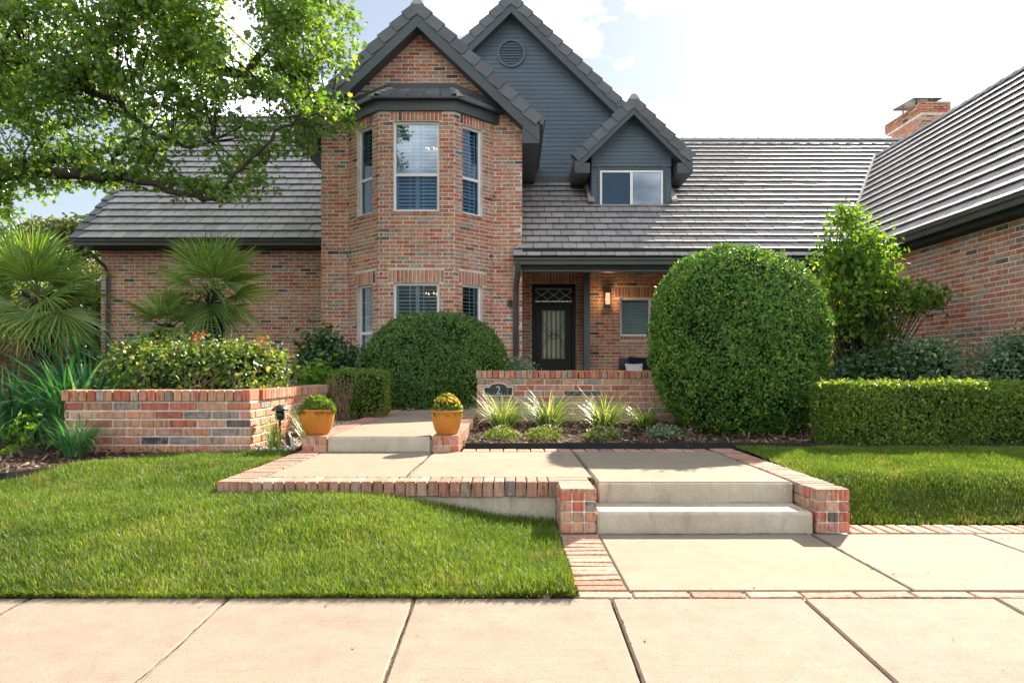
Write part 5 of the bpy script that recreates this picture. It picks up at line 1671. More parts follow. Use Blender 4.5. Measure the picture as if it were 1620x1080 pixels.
# ---- gravel strip beside the planter
n = 900
gxs, gys = R.uniform(-2.31, -1.94, n), R.uniform(6.02, 8.9, n)
ico = [(0, 0, 1), (0.9, 0, 0.2), (0.3, 0.85, 0.2), (-0.7, 0.5, 0.25), (-0.7, -0.55, 0.2), (0.28, -0.85, 0.25), (0, 0, -0.8)]
icf = np.array([(0, 1, 2), (0, 2, 3), (0, 3, 4), (0, 4, 5), (0, 5, 1), (6, 2, 1), (6, 3, 2), (6, 4, 3), (6, 5, 4), (6, 1, 5)])
mb = MB(); scatter(mb, np.column_stack((gxs, gys, 0.275 + 0.06 * (gys > 7) + R.uniform(0, 0.015, n))), np.tile((0, 0, 1.0), (n, 1)), 0.022, (np.array(ico), icf), jitter=0.4, sizevar=0.6)
mb.build('gravel', M['gravel'], None, True, kind='stuff', label='pale pebbles between the planter wall and the walk', category='gravel')
mb = MB(); box(mb, -2.33, -1.925, 6.0, 9.2, 0.1, 0.272); mb.build('gravel_bed', M['soil'], kind='structure')

# ---- clipped shrubs
RB = (2.70, 8.05)
clipped_bush('round_topped_bush', 'big clipped round-topped green bush beside the porch wall', 'bush', (RB[0] - 0.05, RB[1], 1.27), 1.01, 0.98, 1.12, 2.0, 2.55, 72000, 0.036, 'box_leaf', -0.86, 0.055, 0.07, 0.08, seed=3, fuzz=0.018)
clipped_bush('dome_bush', 'broad dark dome-shaped bush in front of the bay', 'bush', (-1.31, 11.72, 0.90), 1.26, 1.15, 1.12, 2.0, 2.2, 62000, 0.036, 'dome_leaf', -0.50, 0.06, 0.07, 0.0, seed=4, fuzz=0.014)
clipped_bush('box_hedge', 'small boxy clipped hedge with bare twigs beside the walk', 'hedge', (-2.0, 9.02, 0.70), 0.36, 0.40, 0.30, 7.0, 7.0, 9000, 0.026, 'hedge_leaf', -0.95, 0.02, 0.03, 0.0, seed=5, fuzz=0.01, corefac=0.78)
bx = bpy.data.objects['box_hedge']
mb = MB()
for k in range(46):
    x0 = R.uniform(-2.36, -1.95); zt = R.uniform(0.7, 0.97)
    p = [(-2.12 + R.normal(0, .05), 8.66 + R.uniform(-.04, .05), 0.38)]
    for s in np.linspace(0.3, 1, 5):
        p.append((p[0][0] + (x0 - p[0][0]) * s + R.normal(0, .012), 8.60 + R.normal(0, .012), 0.38 + (zt - 0.38) * s))
    tube(mb, p, np.linspace(0.007, 0.0025, 6), 4)
mb.build('bare_twigs', M['twig'], bx, kind='stuff')

# long clipped hedge at right
hedge = thing('clipped_hedge', 'long low clipped hedge along the right lawn', 'hedge', (4.9, 6.75, 0.27))
hx0, hx1, hy0, hy1, hz0, hz1 = 2.98, 7.4, 6.32, 6.80, 0.28, 0.855
def box_shell(n):
    # front, top, left and right faces by area
    A = np.array([(hx1 - hx0) * (hz1 - hz0), (hx1 - hx0) * (hy1 - hy0), (hy1 - hy0) * (hz1 - hz0), (hx1 - hx0) * (hz1 - hz0) * 0.5])
    f = R.choice(4, n, p=A / A.sum())
    X, Y, Z = R.uniform(hx0, hx1, n), R.uniform(hy0, hy1, n), R.uniform(hz0, hz1, n)
    G = np.zeros((n, 3))
    Y = np.where(f == 0, hy0, np.where(f == 3, hy1, Y)); Z = np.where(f == 1, hz1, Z); X = np.where(f == 2, hx0, X)
    G[f == 0] = (0, -1, 0.1); G[f == 1] = (0, 0, 1); G[f == 2] = (-1, 0, 0); G[f == 3] = (0, 1, 0)
    # round the corners a little
    c = 0.10
    for (lo, hi, arr) in ((hx0, hx1, X),):
        pass
    P = np.column_stack((X, Y, Z))
    ed = np.clip((hy0 + c - Y) / c, 0, 1) * np.clip((Z - hz1 + c) / c, 0, 1)
    P[:, 2] -= ed * 0.035; P[:, 1] += ed * 0.035
    el = np.clip((hx0 + c - X) / c, 0, 1) * np.clip((hy0 + c - Y) / c, 0, 1)
    P[:, 0] += el * 0.04; P[:, 1] += el * 0.04
    lowf = np.clip((hz0 + 0.18 - Z) / 0.18, 0, 1); P[:, 1] += lowf * 0.05 * (f == 0)
    P += G * (0.02 * value_noise(P, 5.0, 9) + 0.012 * value_noise(P, 14.0, 10))[:, None]
    return P, G
P, G = box_shell(60000)
P = P - G * (R.random(len(P)) ** 2 * 0.05)[:, None] + G * np.abs(R.normal(0, 0.012, len(P)))[:, None]
mb = MB(); scatter(mb, P, G, 0.030, LEAF, jitter=0.75, up=0.35)
mb.build('foliage', M['hedge_leaf'], hedge, kind='stuff')
mb = MB(); cbox(mb, hx0 + 0.05, hx1, hy0 + 0.055, hy1 - 0.04, hz0 - 0.03, hz1 - 0.045, 0.03); mb.build('shade_core', M['bush_core'], hedge)

# ---- loose shrubs: leaves on twig sprays
def loose_shrub(name, label, base, lobes, nleaf, size, mat, tmpl=LEAF, group=None, up=0.2, stems=True, clump=14, jitter=0.9, core=0.0, spread=0.1):
    """lobes: (x, y, z, rx, ry, rz) ellipsoids filled with small leaf sprays"""
    root = thing(name, label, 'shrub', base, group)
    mb, st = MB(), MB()
    vol = np.array([l[3] * l[4] * l[5] for l in lobes]) ** 0.72
    for l, f in zip(lobes, vol / vol.sum()):
        ns = max(4, int(nleaf * f / clump))
        D = unit(R.normal(0, 1, (ns, 3))) * (R.random((ns, 1)) ** 0.30)
        C = np.array(l[:3]) + D * np.array(l[3:6])
        G = unit(D / np.array(l[3:6]))
        CC = np.repeat(C, clump, 0); GG = np.repeat(G, clump, 0)
        P = CC + R.normal(0, spread, CC.shape) * np.array((1, 1, 0.8))
        scatter(mb, P, GG * 0.8 + np.array((0, 0, 0.5)), size, tmpl, up=up, jitter=jitter)
        if stems:
            for c in C[::3]:
                b = np.array(base) + R.normal(0, 0.05, 3) * np.array((1, 1, 0))
                m_ = (b + c) / 2 + R.normal(0, 0.06, 3)
                m_[2] = max(m_[2], base[2] + 0.1)
                tube(st, [b, m_, c], [0.012, 0.008, 0.003], 4, cap=False)
        if core:
            cm = MB()
    mb.build('foliage', M[mat], root, kind='stuff')
    if stems: st.build('branches', M['bark'], root, kind='stuff')
    if core:
        cm = MB()
        for l in lobes:
            core_mesh(cm, l[:3], l[3] * core, l[4] * core, l[5] * core, 2, 2, 1.0)
        cm.build('shade_core', M['bush_core'], root, True, kind='stuff')
    return root

# tall pale-green shrub behind the round bush
loose_shrub('tall_shrub', 'tall loose bright green shrub rising behind the round-topped bush', (5.2, 10.2, 0.3),
            [(4.90, 9.9, 2.05, 0.55, 0.5, 0.75), (5.35, 10.2, 2.55, 0.42, 0.4, 0.55), (5.15, 10.3, 3.0, 0.28, 0.28, 0.42), (4.98, 10.3, 3.28, 0.16, 0.16, 0.2), (5.75, 10.0, 2.05, 0.38, 0.4, 0.28), (6.12, 10.0, 2.05, 0.2, 0.3, 0.14), (5.3, 10.2, 1.4, 0.4, 0.4, 0.5), (4.75, 10.0, 2.7, 0.28, 0.3, 0.25), (5.3, 10.1, 0.8, 0.55, 0.5, 0.4)],
            8000, 0.085, 'shrub_leaf', LEAF, up=0.3, clump=9, spread=0.085)
loose_shrub('heavenly_bamboo', 'feathery blue-green shrub against the right wall, just right of the tall loose shrub', (5.85, 9.3, 0.3), [(5.78, 9.3, 0.95, 0.34, 0.32, 0.42), (5.70, 9.3, 1.22, 0.24, 0.25, 0.18), (5.45, 9.3, 1.25, 0.18, 0.2, 0.12)], 4200, 0.055, 'nandina_leaf', group='feathery shrubs along the right wall', core=0.55)
loose_shrub('heavenly_bamboo', 'feathery blue-green shrub at the right edge of the picture', (6.35, 8.6, 0.3), [(6.15, 8.6, 0.9, 0.32, 0.32, 0.40), (6.42, 8.6, 1.20, 0.30, 0.3, 0.26), (6.6, 8.2, 1.15, 0.3, 0.3, 0.4)], 5600, 0.055, 'nandina_leaf', group='feathery shrubs along the right wall', core=0.55)
loose_shrub('dark_shrub', 'dark low shrub at the foot of the tall loose shrub', (4.75, 8.9, 0.3), [(4.55, 8.9, 0.8, 0.38, 0.35, 0.36), (4.85, 8.9, 0.95, 0.32, 0.3, 0.28)], 4200, 0.055, 'dark_leaf', LEAF_W, core=0.6)

# vine-covered hedge in the planter
vh = loose_shrub('vine_hedge', 'sunlit vine-tangled hedge growing in the brick planter', (-3.3, 7.2, 0.66),
                 [(-3.95, 7.3, 0.97, 0.32, 0.42, 0.32), (-3.60, 7.2, 1.0, 0.38, 0.42, 0.28), (-3.25, 7.2, 1.0, 0.38, 0.42, 0.27), (-2.95, 7.2, 1.0, 0.34, 0.42, 0.27), (-2.70, 7.25, 0.97, 0.26, 0.45, 0.28), (-3.9, 7.6, 1.18, 0.28, 0.4, 0.18), (-3.4, 6.9, 0.86, 0.5, 0.3, 0.2), (-2.75, 7.0, 0.82, 0.3, 0.35, 0.16)],
                 17000, 0.042, 'vine_leaf', LEAF_W, clump=10, spread=0.07, core=0.66)
mb = MB()
for k in range(16):
    x = R.uniform(-3.9, -2.6); tube(mb, [(x, 6.75 + R.normal(0, .05), 0.66), (x + R.normal(0, .05), 6.72, 0.8), (x + R.normal(0, .09), 6.74, 0.98)], [0.008, 0.007, 0.004], 4)
mb.build('bare_stems', M['twig'], vh, kind='stuff')
mb = MB()
for (x, y, z) in ((-3.36, 7.3, 1.33), (-2.66, 7.2, 1.27)):
    P = np.array((x, y, z)) + R.normal(0, 0.035, (26, 3)); scatter(mb, P, np.tile((0, 0, 1.0), (26, 1)), 0.05, LEAF, jitter=0.9)
mb.build('red_shoots', M['red_leaf'], vh, kind='stuff')

loose_shrub('glossy_shrub', 'rounded glossy dark shrub between the planter and the bay', (-3.3, 11.0, 0.4), [(-3.05, 11.0, 1.15, 0.36, 0.36, 0.5), (-2.95, 11.0, 1.0, 0.42, 0.4, 0.45), (-2.75, 11.0, 0.85, 0.3, 0.3, 0.4)], 5500, 0.075, 'dark_leaf', LEAF_W, core=0.6)
loose_shrub('broadleaf_plant', 'leafy green plant behind the planter cap', (-2.75, 9.4, 0.5), [(-2.72, 9.4, 0.86, 0.17, 0.16, 0.2)], 360, 0.10, 'shrub_leaf', LEAF, stems=False)
loose_shrub('spindly_shrub', 'thin reddish shrub in front of the bay\'s left window', (-2.55, 12.4, 0.4), [(-2.70, 12.4, 1.15, 0.3, 0.25, 0.45)], 700, 0.055, 'vine_leaf', LEAF)
loose_shrub('juniper', 'blue-green low shrub right of the dome bush', (-0.05, 11.6, 0.4), [(-0.1, 11.6, 0.95, 0.36, 0.3, 0.2), (0.12, 11.5, 0.9, 0.2, 0.2, 0.16)], 2600, 0.05, 'nandina_leaf', LEAF, core=0.6)
loose_shrub('vine_sprig', 'leafy vine sprig at the far left of the bed', (-3.95, 5.75, 0.26), [(-4.15, 5.8, 0.44, 0.16, 0.12, 0.17), (-4.05, 5.75, 0.36, 0.08, 0.08, 0.1)], 130, 0.05, 'shrub_leaf', LEAF_W, clump=4, spread=0.05)

# ---- potted plants
def potted(name, label, c, r, h, n, leaf, mat, flowers=0):
    root = thing(name, label, 'plant', (c[0], c[1], c[2]), 'plants in the orange pots')
    D = unit(R.normal(0, 1, (n * 2, 3))); D = D[D[:, 2] > -0.25][:n]
    P = np.array((c[0], c[1], c[2])) + D * np.array((r, r, h)) * (1 - 0.35 * R.random((len(D), 1)) ** 2) * (1 + 0.16 * value_noise(D, 4, int(c[0] * 100) % 50)[:, None])
    mb = MB(); scatter(mb, P, D, leaf, LEAF, jitter=0.8, up=0.4); mb.build('foliage', M[mat], root, kind='stuff')
    mb = MB(); core_mesh(mb, c, r * 0.8, r * 0.8, h * 0.8, 2, 2, 1.0, -0.25); mb.build('shade_core', M['bush_core'], root, True)
    if flowers:
        D = unit(R.normal(0, 1, (flowers * 4, 3))); D = D[D[:, 2] > 0.35][:flowers]
        P = np.array(c) + D * np.array((r, r, h)) * 1.02
        fl = MB()
        for p, d in zip(P, D):
            k = 9
            for i in range(k):
                pass
        disc = [(0, 0, 0.12)] + [(math.cos(a) * (1 if i % 2 == 0 else 0.6), math.sin(a) * (1 if i % 2 == 0 else 0.6), 0.0) for i, a in enumerate(np.linspace(0, 2 * math.pi, 14, endpoint=False))]
        scatter(fl, P, D, 0.017, (np.array(disc), np.array([(0, i, i % 14 + 1) for i in range(1, 15)])), jitter=0.3)
        fl.build('flowers', M['flower_yellow'], root, kind='stuff')
potted('potted_plant', 'mounded green chrysanthemum in the left orange pot', (POT1[0], POT1[1], POT1[2] + 0.215), 0.155, 0.13, 2600, 0.032, 'hedge_leaf')
potted('potted_plant', 'yellow-flowering chrysanthemum in the right orange pot', (POT2[0], POT2[1], POT2[2] + 0.205), 0.135, 0.165, 1900, 0.028, 'hedge_leaf', 80)

# ---- strap-leaved clumps
def clump(name, label, c, n, L, Wd, spread, mat, group, **kw):
    root = thing(name, label, 'plant', c, group)
    mb = MB(); strap_clump(mb, c, n, L, Wd, spread, **kw); mb.build('leaves', M[mat], root, kind='stuff')
    return root
LG = 'variegated grass clumps in front of the number wall'
for (px, py, d, sc, lab) in ((795, 668, 8.1, 1.0, 'variegated grassy clump directly below the number plaque'), (868, 668, 8.1, 1.02, 'variegated grassy clump second from the number plaque'), (955, 668, 8.1, 1.0, 'variegated grassy clump third from the number plaque'), (1022, 668, 8.3, 0.72, 'smaller shaded grassy clump against the round-topped bush')):
    p = at(px, py, d)
    clump('liriope_clump', lab, (p[0], p[1], 0.29), int(360 * sc), 0.56 * sc, 0.014, 0.11, 'liriope_leaf', LG, th=(0.0, 0.75), bend=(0.8, 2.3), nseg=6)
clump('liriope_clump', 'green grassy clump at the left foot of the planter', (-3.72, 5.82, 0.25), 190, 0.46, 0.016, 0.08, 'strap_leaf', None, rlo=0.5, th=(0.0, 0.7), bend=(0.7, 2.1))
clump('grassy_tuft', 'yellowing grass tuft in front of the path light', (-2.12, 6.10, 0.27), 60, 0.42, 0.011, 0.05, 'liriope_leaf', None, th=(0.0, 0.5), bend=(0.3, 1.5), rlo=0.15, rhi=0.75)
clump('grassy_tuft', 'thin arching grass tuft between the path light and the left pot', (-2.03, 6.75, 0.27), 46, 0.60, 0.009, 0.05, 'liriope_leaf', None, th=(0.05, 0.5), bend=(0.3, 1.7), rlo=0.2, rhi=0.9)
clump('grassy_tuft', 'dark grass tuft behind the planter cap near the bay', (-2.35, 10.3, 0.4), 60, 0.6, 0.014, 0.12, 'strap_leaf', None, th=(0.0, 0.5), bend=(0.3, 1.2), rlo=0.4)
strapg = 'dark strap-leaved clumps left of the planter'
for (x, y, z, n, L, lab) in ((-4.35, 6.75, 0.27, 190, 1.05, 'tall arching strap-leaved clump touching the planter\'s left end'), (-4.75, 7.6, 0.27, 230, 1.45, 'tallest strap-leaved clump behind the planter\'s left end'), (-5.05, 6.9, 0.27, 190, 1.0, 'strap-leaved clump under the left palm'), (-4.7, 8.9, 0.3, 170, 1.8, 'strap-leaved clump reaching up to the palm fronds by the hedge')):
    clump('strap_plant', lab, (x, y, z), n, L, 0.042, 0.26, 'strap_leaf', strapg, th=(0.0, 0.45), bend=(0.9, 2.3), nseg=8)

# small pink-flowered groundcovers
for i, (px, py, d, lab) in enumerate(((793, 690, 7.05, 'low pink-flowered plant nearest the right pot'), (860, 690, 7.05, 'low pink-flowered plant second from the right pot'), (955, 688, 7.1, 'low pink-flowered plant left of the well light'), (1052, 684, 7.3, 'low pale-flowered plant at the foot of the round-topped bush'))):
    p = at(px, py, d); r_ = 0.20
    root = thing('groundcover_plant', lab, 'plant', (p[0], p[1], 0.28), 'low flowering plants in the mulch')
    D = unit(R.normal(0, 1, (1400, 3))); D = D[D[:, 2] > -0.1]
    P = np.array((p[0], p[1], 0.29)) + D * np.array((r_, r_ * 0.8, 0.115)) * (1 - 0.4 * R.random((len(D), 1)) ** 2) * (1 + 0.25 * value_noise(D, 5, i + 20)[:, None])
    mb = MB(); scatter(mb, P, D, 0.026, LEAF, jitter=0.8, up=0.5); mb.build('foliage', M['hedge_leaf' if i < 3 else 'nandina_leaf'], root, kind='stuff')
    D = unit(R.normal(0, 1, (260, 3))); D = D[D[:, 2] > 0.25]
    P = np.array((p[0], p[1], 0.29)) + D * np.array((r_, r_ * 0.8, 0.125)) * (1 + 0.25 * value_noise(D, 5, i + 20)[:, None])
    mb = MB(); scatter(mb, P, D, 0.016, LEAF_W, jitter=0.8); mb.build('flowers', M['flower_pink'], root, kind='stuff')

# ---- fan palms
def frond_mesh(seed, L=0.72, pet=0.36, nl=30):
    rg = np.random.default_rng(seed)
    mb = MB()
    # petiole along +Y then the fan in the XY plane, Z up
    tube(mb, [(0, 0, 0), (0, pet * 0.5, 0.03), (0, pet, 0.0)], [0.014, 0.010, 0.007], 4, rnd=0.75)
    for i in range(nl):
        a = (i / (nl - 1) * 2 - 1) * math.radians(92) + rg.normal(0, 0.02)
        l = L * (0.78 + 0.22 * math.cos(a)) * rg.uniform(0.88, 1.06)
        d = np.array((math.sin(a), math.cos(a), 0.0)); s = np.array((math.cos(a), -math.sin(a), 0))
        w = 0.026
        dr = rg.uniform(0.05, 0.22) * L; lift = 0.10 * math.cos(a * 0.8) * L
        o = np.array((0, pet - 0.01, 0))
        z = np.array((0, 0, 1.0))
        pts = []
        for f, ww, zz in ((0.04, 0.5, 0.0), (0.4, 1.0, lift * 0.6), (0.75, 0.7, lift - dr * 0.35), (1.0, 0.0, lift - dr)):
            c = o + d * l * f + z * zz
            pts += [c - s * w * ww / 2 + z * 0.006 * ww, c - z * 0.004 * ww, c + s * w * ww / 2 + z * 0.006 * ww]
        F = []
        for k in range(3):
            F += [(3 * k, 3 * k + 1, 3 * k + 4, 3 * k + 3), (3 * k + 1, 3 * k + 2, 3 * k + 5, 3 * k + 4)]
        mb.add(pts, F, min(1, max(0, rg.normal(0.5, 0.25))))
    return mb.mesh('frond', M['palm_leaf'])
FR = [frond_mesh(i) for i in range(7)]
def palm(label, c, trunk_base, n, size, lean=0.0, seed=1):
    root = thing('fan_palm', label, 'palm', trunk_base, 'fan palms in the left bed')
    rg = np.random.default_rng(seed)
    c = np.array(c)
    mb = MB(); tb = np.array(trunk_base)
    tube(mb, [tb, tb + (c - tb) * 0.4 + np.array((0.04, 0, 0)), tb + (c - tb) * 0.75, c], [0.13, 0.14, 0.15, 0.10], 10)
    for k in range(70):                                 # old leaf bases
        f = rg.uniform(0.25, 1.0); a = rg.uniform(0, 6.28)
        p = tb + (c - tb) * f; d = np.array((math.cos(a), math.sin(a), 0.9)); 
        tube(mb, [p + d * np.array((0.11, 0.11, 0)), p + d * np.array((0.2, 0.2, 0.12))], [0.016, 0.006], 4)
    mb.build('trunk', M['palm_trunk'], root)
    for i in range(n):
        az = i * 2.399963 + rg.normal(0, 0.25)
        el = math.radians(np.interp(i / (n - 1), [0, 0.25, 0.6, 1], [75, 40, -4, -68]) + rg.normal(0, 7))
        y = np.array((math.cos(el) * math.cos(az), math.cos(el) * math.sin(az), math.sin(el)))
        up = np.array((0, 0, 1.0)); z = up - y * y[2]; z /= np.linalg.norm(z)
        ro = rg.normal(0, 0.5)
        x = np.cross(y, z); z2 = z * math.cos(ro) + x * math.sin(ro); x2 = np.cross(y, z2)
        s = size * rg.uniform(0.85, 1.12)
        mw = Matrix(((x2[0] * s, y[0] * s, z2[0] * s, c[0]), (x2[1] * s, y[1] * s, z2[1] * s, c[1]), (x2[2] * s, y[2] * s, z2[2] * s, c[2]), (0, 0, 0, 1)))
        link('frond', FR[int(rg.integers(7))], root, mw)
palm('fan palm standing before the brick wall, behind the vine hedge', at(338, 455, 11.6), (-5.1, 11.6, 0.35), 26, 1.06, seed=3)
palm('larger fan palm at the left edge of the picture', at(60, 468, 10.2), (-7.1, 10.3, 0.3), 30, 1.10, seed=8)
palm('small low fan palm between the two larger palms', at(262, 512, 11.0), (-5.6, 11.0, 0.4), 15, 0.7, seed=12)

# ---- the big oak
def oak():
    root = thing('oak_tree', 'large oak spreading its leafy limbs over the left roof', 'tree', (-9.4, 10.6, 0.2))
    mb = MB()
    T = np.array((-9.4, 10.6, 0.1))
    tube(mb, [T, T + (0.05, 0, 0.6), T + (0.15, 0, 1.8), T + (0.1, 0.05, 3.0), T + (0.3, 0.1, 4.4), T + (0.2, 0.1, 6.2)], [0.46, 0.36, 0.31, 0.28, 0.22, 0.12], 12)
    def limb(pts, r0, r1, seg=7):
        P = np.array(pts, float)
        # resample with a little wobble
        t = np.linspace(0, len(P) - 1, len(P) * 3)
        Q = np.stack([np.interp(t, np.arange(len(P)), P[:, k]) for k in range(3)], 1)
        Q[1:-1] += R.normal(0, 0.03, Q[1:-1].shape)
        tube(mb, Q, np.linspace(r0, r1, len(Q)), seg)
        return Q
    L = []
    L.append(limb([T + (0.1, 0, 2.9), at(-20, 290, 10.5), at(60, 268, 10.3), at(150, 283, 10.2), at(180, 277, 10.2), at(230, 292, 10.2), at(300, 312, 10.2), at(352, 318, 10.1)], 0.115, 0.025))
    L.append(limb([at(172, 277, 10.2), at(186, 245, 10.3), at(205, 218, 10.4), at(250, 235, 10.4)], 0.05, 0.02))
    L.append(limb([at(345, 316, 10.1), at(380, 270, 10.0), at(420, 222, 10.0), at(450, 195, 10.0), at(500, 180, 9.9)], 0.035, 0.012))
    L.append(limb([T + (0.3, 0, 4.0), at(-30, 60, 10.6), at(45, 98, 10.6), at(105, 130, 10.7), at(160, 116, 10.8), at(220, 138, 10.9)], 0.13, 0.03))
    L.append(limb([at(105, 130, 10.7), at(170, 150, 10.7), at(200, 178, 10.6), at(250, 212, 10.5), at(290, 235, 10.5), at(340, 220, 10.4)], 0.06, 0.02))
    L.append(limb([T + (0.2, 0, 5.6), at(60, -120, 11.2), at(230, 20, 11.4), at(330, 110, 11.4), at(395, 118, 11.3), at(425, 70, 11.4), at(450, 28, 11.5), at(495, 5, 11.5)], 0.12, 0.025))
    L.append(limb([at(-10, 300, 10.4), at(20, 255, 10.6), at(130, 246, 10.8), at(230, 232, 10.8)], 0.07, 0.03))
    L.append(limb([at(395, 118, 11.3), at(450, 150, 11.2), at(520, 170, 11.0)], 0.03, 0.01))
    L.append(limb([T + (0, 0, 3.2), T + (-1.6, -0.8, 4.6), T + (-3.2, -1.2, 5.6)], 0.14, 0.04))
    L.append(limb([T + (0, 0, 4.2), T + (0.6, -1.8, 5.8), T + (0.9, -3.0, 6.6)], 0.12, 0.03))
    L.append(limb([T + (0, 0, 4.6), T + (-0.6, 1.8, 6.4), T + (-1.0, 3.0, 7.4)], 0.12, 0.03))
    L.append(limb([T + (0.2, 0, 5.6), T + (0.6, 0.2, 7.4), T + (1.4, 0.2, 8.8)], 0.10, 0.03))
    mb.build('trunk', M['bark'], root, True)
    # foliage clusters, photo-side of the crown and the rest of it
    poly = np.array([(-60, -60), (560, -60), (552, 40), (535, 100), (545, 150), (552, 190), (530, 250), (490, 285), (440, 300), (412, 318), (330, 312), (280, 300), (200, 280), (90, 300), (40, 330), (-60, 350)])
    hole = [((15, 215), 26), ((150, 190), 18), ((185, 232), 26), ((60, 20), 24), ((372, 40), 32), ((375, 95), 34), ((520, 130), 26), ((385, 165), 28), ((525, 40), 20), ((120, 315), 34), ((470, 60), 16), ((240, 160), 18), ((90, 180), 18), ((440, 250), 26), ((330, 265), 24), ((150, 12), 10), ((300, 175), 8), ((465, 120), 10)]
    def inp(x, y):
        c = False; j = len(poly) - 1
        for i in range(len(poly)):
            if (poly[i, 1] > y) != (poly[j, 1] > y) and x < (poly[j, 0] - poly[i, 0]) * (y - poly[i, 1]) / (poly[j, 1] - poly[i, 1]) + poly[i, 0]: c = not c
            j = i
        return c
    C = []
    while len(C) < 390:
        x, y = R.uniform(-60, 560), R.uniform(-60, 350)
        if R.random() > (np.interp(y, [0, 170, 215, 260, 330], [1, 1, 0.55, 0.40, 0.32]) if x > 230 else np.interp(y, [0, 250, 300, 340], [1, 1, 0.8, 0.5])) * np.interp(x, [400, 480, 560], [1, 0.8, 0.6]): continue
        if inp(x, y) and not any((x - h[0][0]) ** 2 + (y - h[0][1]) ** 2 < h[1] ** 2 for h in hole):
            C.append(at(x, y, R.uniform(9.9, 11.7)))
    # upper and outer crown out of the picture
    for k in range(55):
        d = unit(R.normal(0, 1, 3)); p = T + np.array((0, 0, 5.8)) + d * np.array((4.6, 4.0, 3.4)) * R.uniform(0.55, 1)
        px = 810 + p[0] * S(max(p[1], 1)); py = 589 - (p[2] - CAM_Z) * S(max(p[1], 1))
        if 0 <= px <= 600 and py > -20: continue
        if p[1] < 6.2: continue
        C.append(p)
    C = np.array(C)
    # outer twig from the nearest limb point to each cluster
    LP = np.concatenate(L)
    tw = MB()
    for c in C:
        dd = np.linalg.norm(LP - c, axis=1); q = LP[np.argmin(dd)]
        if dd.min() < 2.2:
            m_ = (q + c) / 2 + R.normal(0, 0.1, 3); tube(tw, [q, m_, c], [0.016, 0.010, 0.004], 4, cap=False)
    tw.build('twigs', M['bark'], root, kind='stuff')
    P, G = [], []
    for c in C:
        k = int(R.uniform(90, 160))
        d = unit(R.normal(0, 1, (k, 3))) * R.random((k, 1)) ** 0.45
        P.append(c + d * np.array((0.46, 0.46, 0.26)) * R.uniform(0.6, 1.1)); G.append(unit(d) * 0.5 + np.array((0, 0, 0.6)))
    mb = MB(); scatter(mb, np.concatenate(P), np.concatenate(G), 0.082, OAK, up=-0.1, jitter=0.7, sizevar=0.45)
    mb.build('crown', M['oak_leaf'], root, kind='stuff')
oak()

# ---- trees far behind on the left
def far_tree(label, base, lobes, n, size):
    root = thing('background_tree', label, 'tree', base, 'trees behind the left fence')
    mb = MB(); tube(mb, [base, (base[0], base[1], lobes[0][2])], [0.25, 0.12], 8); mb.build('trunk', M['bark'], root)
    mb = MB()
    vol = np.array([l[3] * l[4] * l[5] for l in lobes]) ** 0.7
    for l, f in zip(lobes, vol / vol.sum()):
        k = int(n * f / 16)
        C = np.array(l[:3]) + unit(R.normal(0, 1, (k, 3))) * R.random((k, 1)) ** 0.4 * np.array(l[3:6])
        P = np.repeat(C, 16, 0) + R.normal(0, 0.22, (k * 16, 3)) * np.array((1, 1, 0.6))
        scatter(mb, P, np.tile((0, 0, 1.0), (len(P), 1)), size, LEAF_W, jitter=1.0, up=0.0)
    mb.build('crown', M['far_leaf'], root, kind='stuff')
p = at(100, 380, 24)
far_tree('feathery olive tree behind the left end of the house roof', (p[0], 24, 0.2), [(p[0] - 0.3, 24, p[2] - 0.3, 1.6, 1.2, 1.0), (p[0] + 0.7, 24, p[2] + 0.1, 0.9, 0.9, 0.7), (p[0] - 1.6, 24, p[2] - 0.8, 1.3, 1.2, 0.8)], 6000, 0.17)
far_tree('low dense greenery between the left palm and the house corner', (-10.2, 17.5, 0.2), [(-10.4, 17.5, 1.2, 1.2, 0.8, 1.3), (-12.0, 17.5, 1.6, 1.6, 0.8, 1.6), (-13.8, 17.5, 1.6, 1.6, 0.8, 1.6), (-10.6, 18, 2.6, 1.0, 0.8, 0.8)], 9000, 0.16)
p = at(20, 420, 30)
far_tree('broad green tree behind the left palm', (p[0], 30, 0.2), [(p[0], 30, p[2] - 0.2, 3.4, 2.4, 1.9), (p[0] + 3.2, 30, p[2] - 1.2, 2.2, 2, 1.8), (p[0] - 3, 30, p[2] - 1.2, 2.5, 2, 2.2)], 9000, 0.22)

# ---- stray shoots on the clipped shrubs, so their outlines are not perfect
def shoots(owner, c, a, b, h, p, q, n, mat, leaf, seed, zmin=0.1, lo=0.05, hi=0.16):
    root = bpy.data.objects[owner]
    P, G = superquad(c, a, b, h, p, q, n * 3, -0.9, 0.0, seed)
    keep = G[:, 1] < 0.5
    P, G = P[keep][:n], G[keep][:n]
    mb, st = MB(), MB()
    for x, g in zip(P, G):
        L = R.uniform(lo, hi); d = unit(g + np.array((0, 0, 0.7)) + R.normal(0, 0.25, 3))
        m = int(6 + L * 60)
        t_ = R.random(m)
        pts = x + d * (t_ * L)[:, None] + R.normal(0, 0.008, (m, 3))
        scatter(mb, pts, np.tile(d, (m, 1)), leaf * 0.9, LEAF, jitter=0.9, rnd=R.uniform(0.55, 1.0, m))
        tube(st, [x - d * 0.05, x + d * L], [0.002, 0.001], 3, cap=False)
    mb.build('stray_shoots', M[mat], root, kind='stuff')
    st.build('shoot_stems', M['twig'], root, kind='stuff')
shoots('round_topped_bush', (RB[0] - 0.05, RB[1], 1.27), 1.01, 0.98, 1.12, 2.0, 2.55, 150, 'box_leaf', 0.036, 31, lo=0.03, hi=0.09)
shoots('dome_bush', (-1.31, 11.72, 0.90), 1.26, 1.15, 1.12, 2.0, 2.2, 130, 'dome_leaf', 0.036, 32, lo=0.03, hi=0.10)
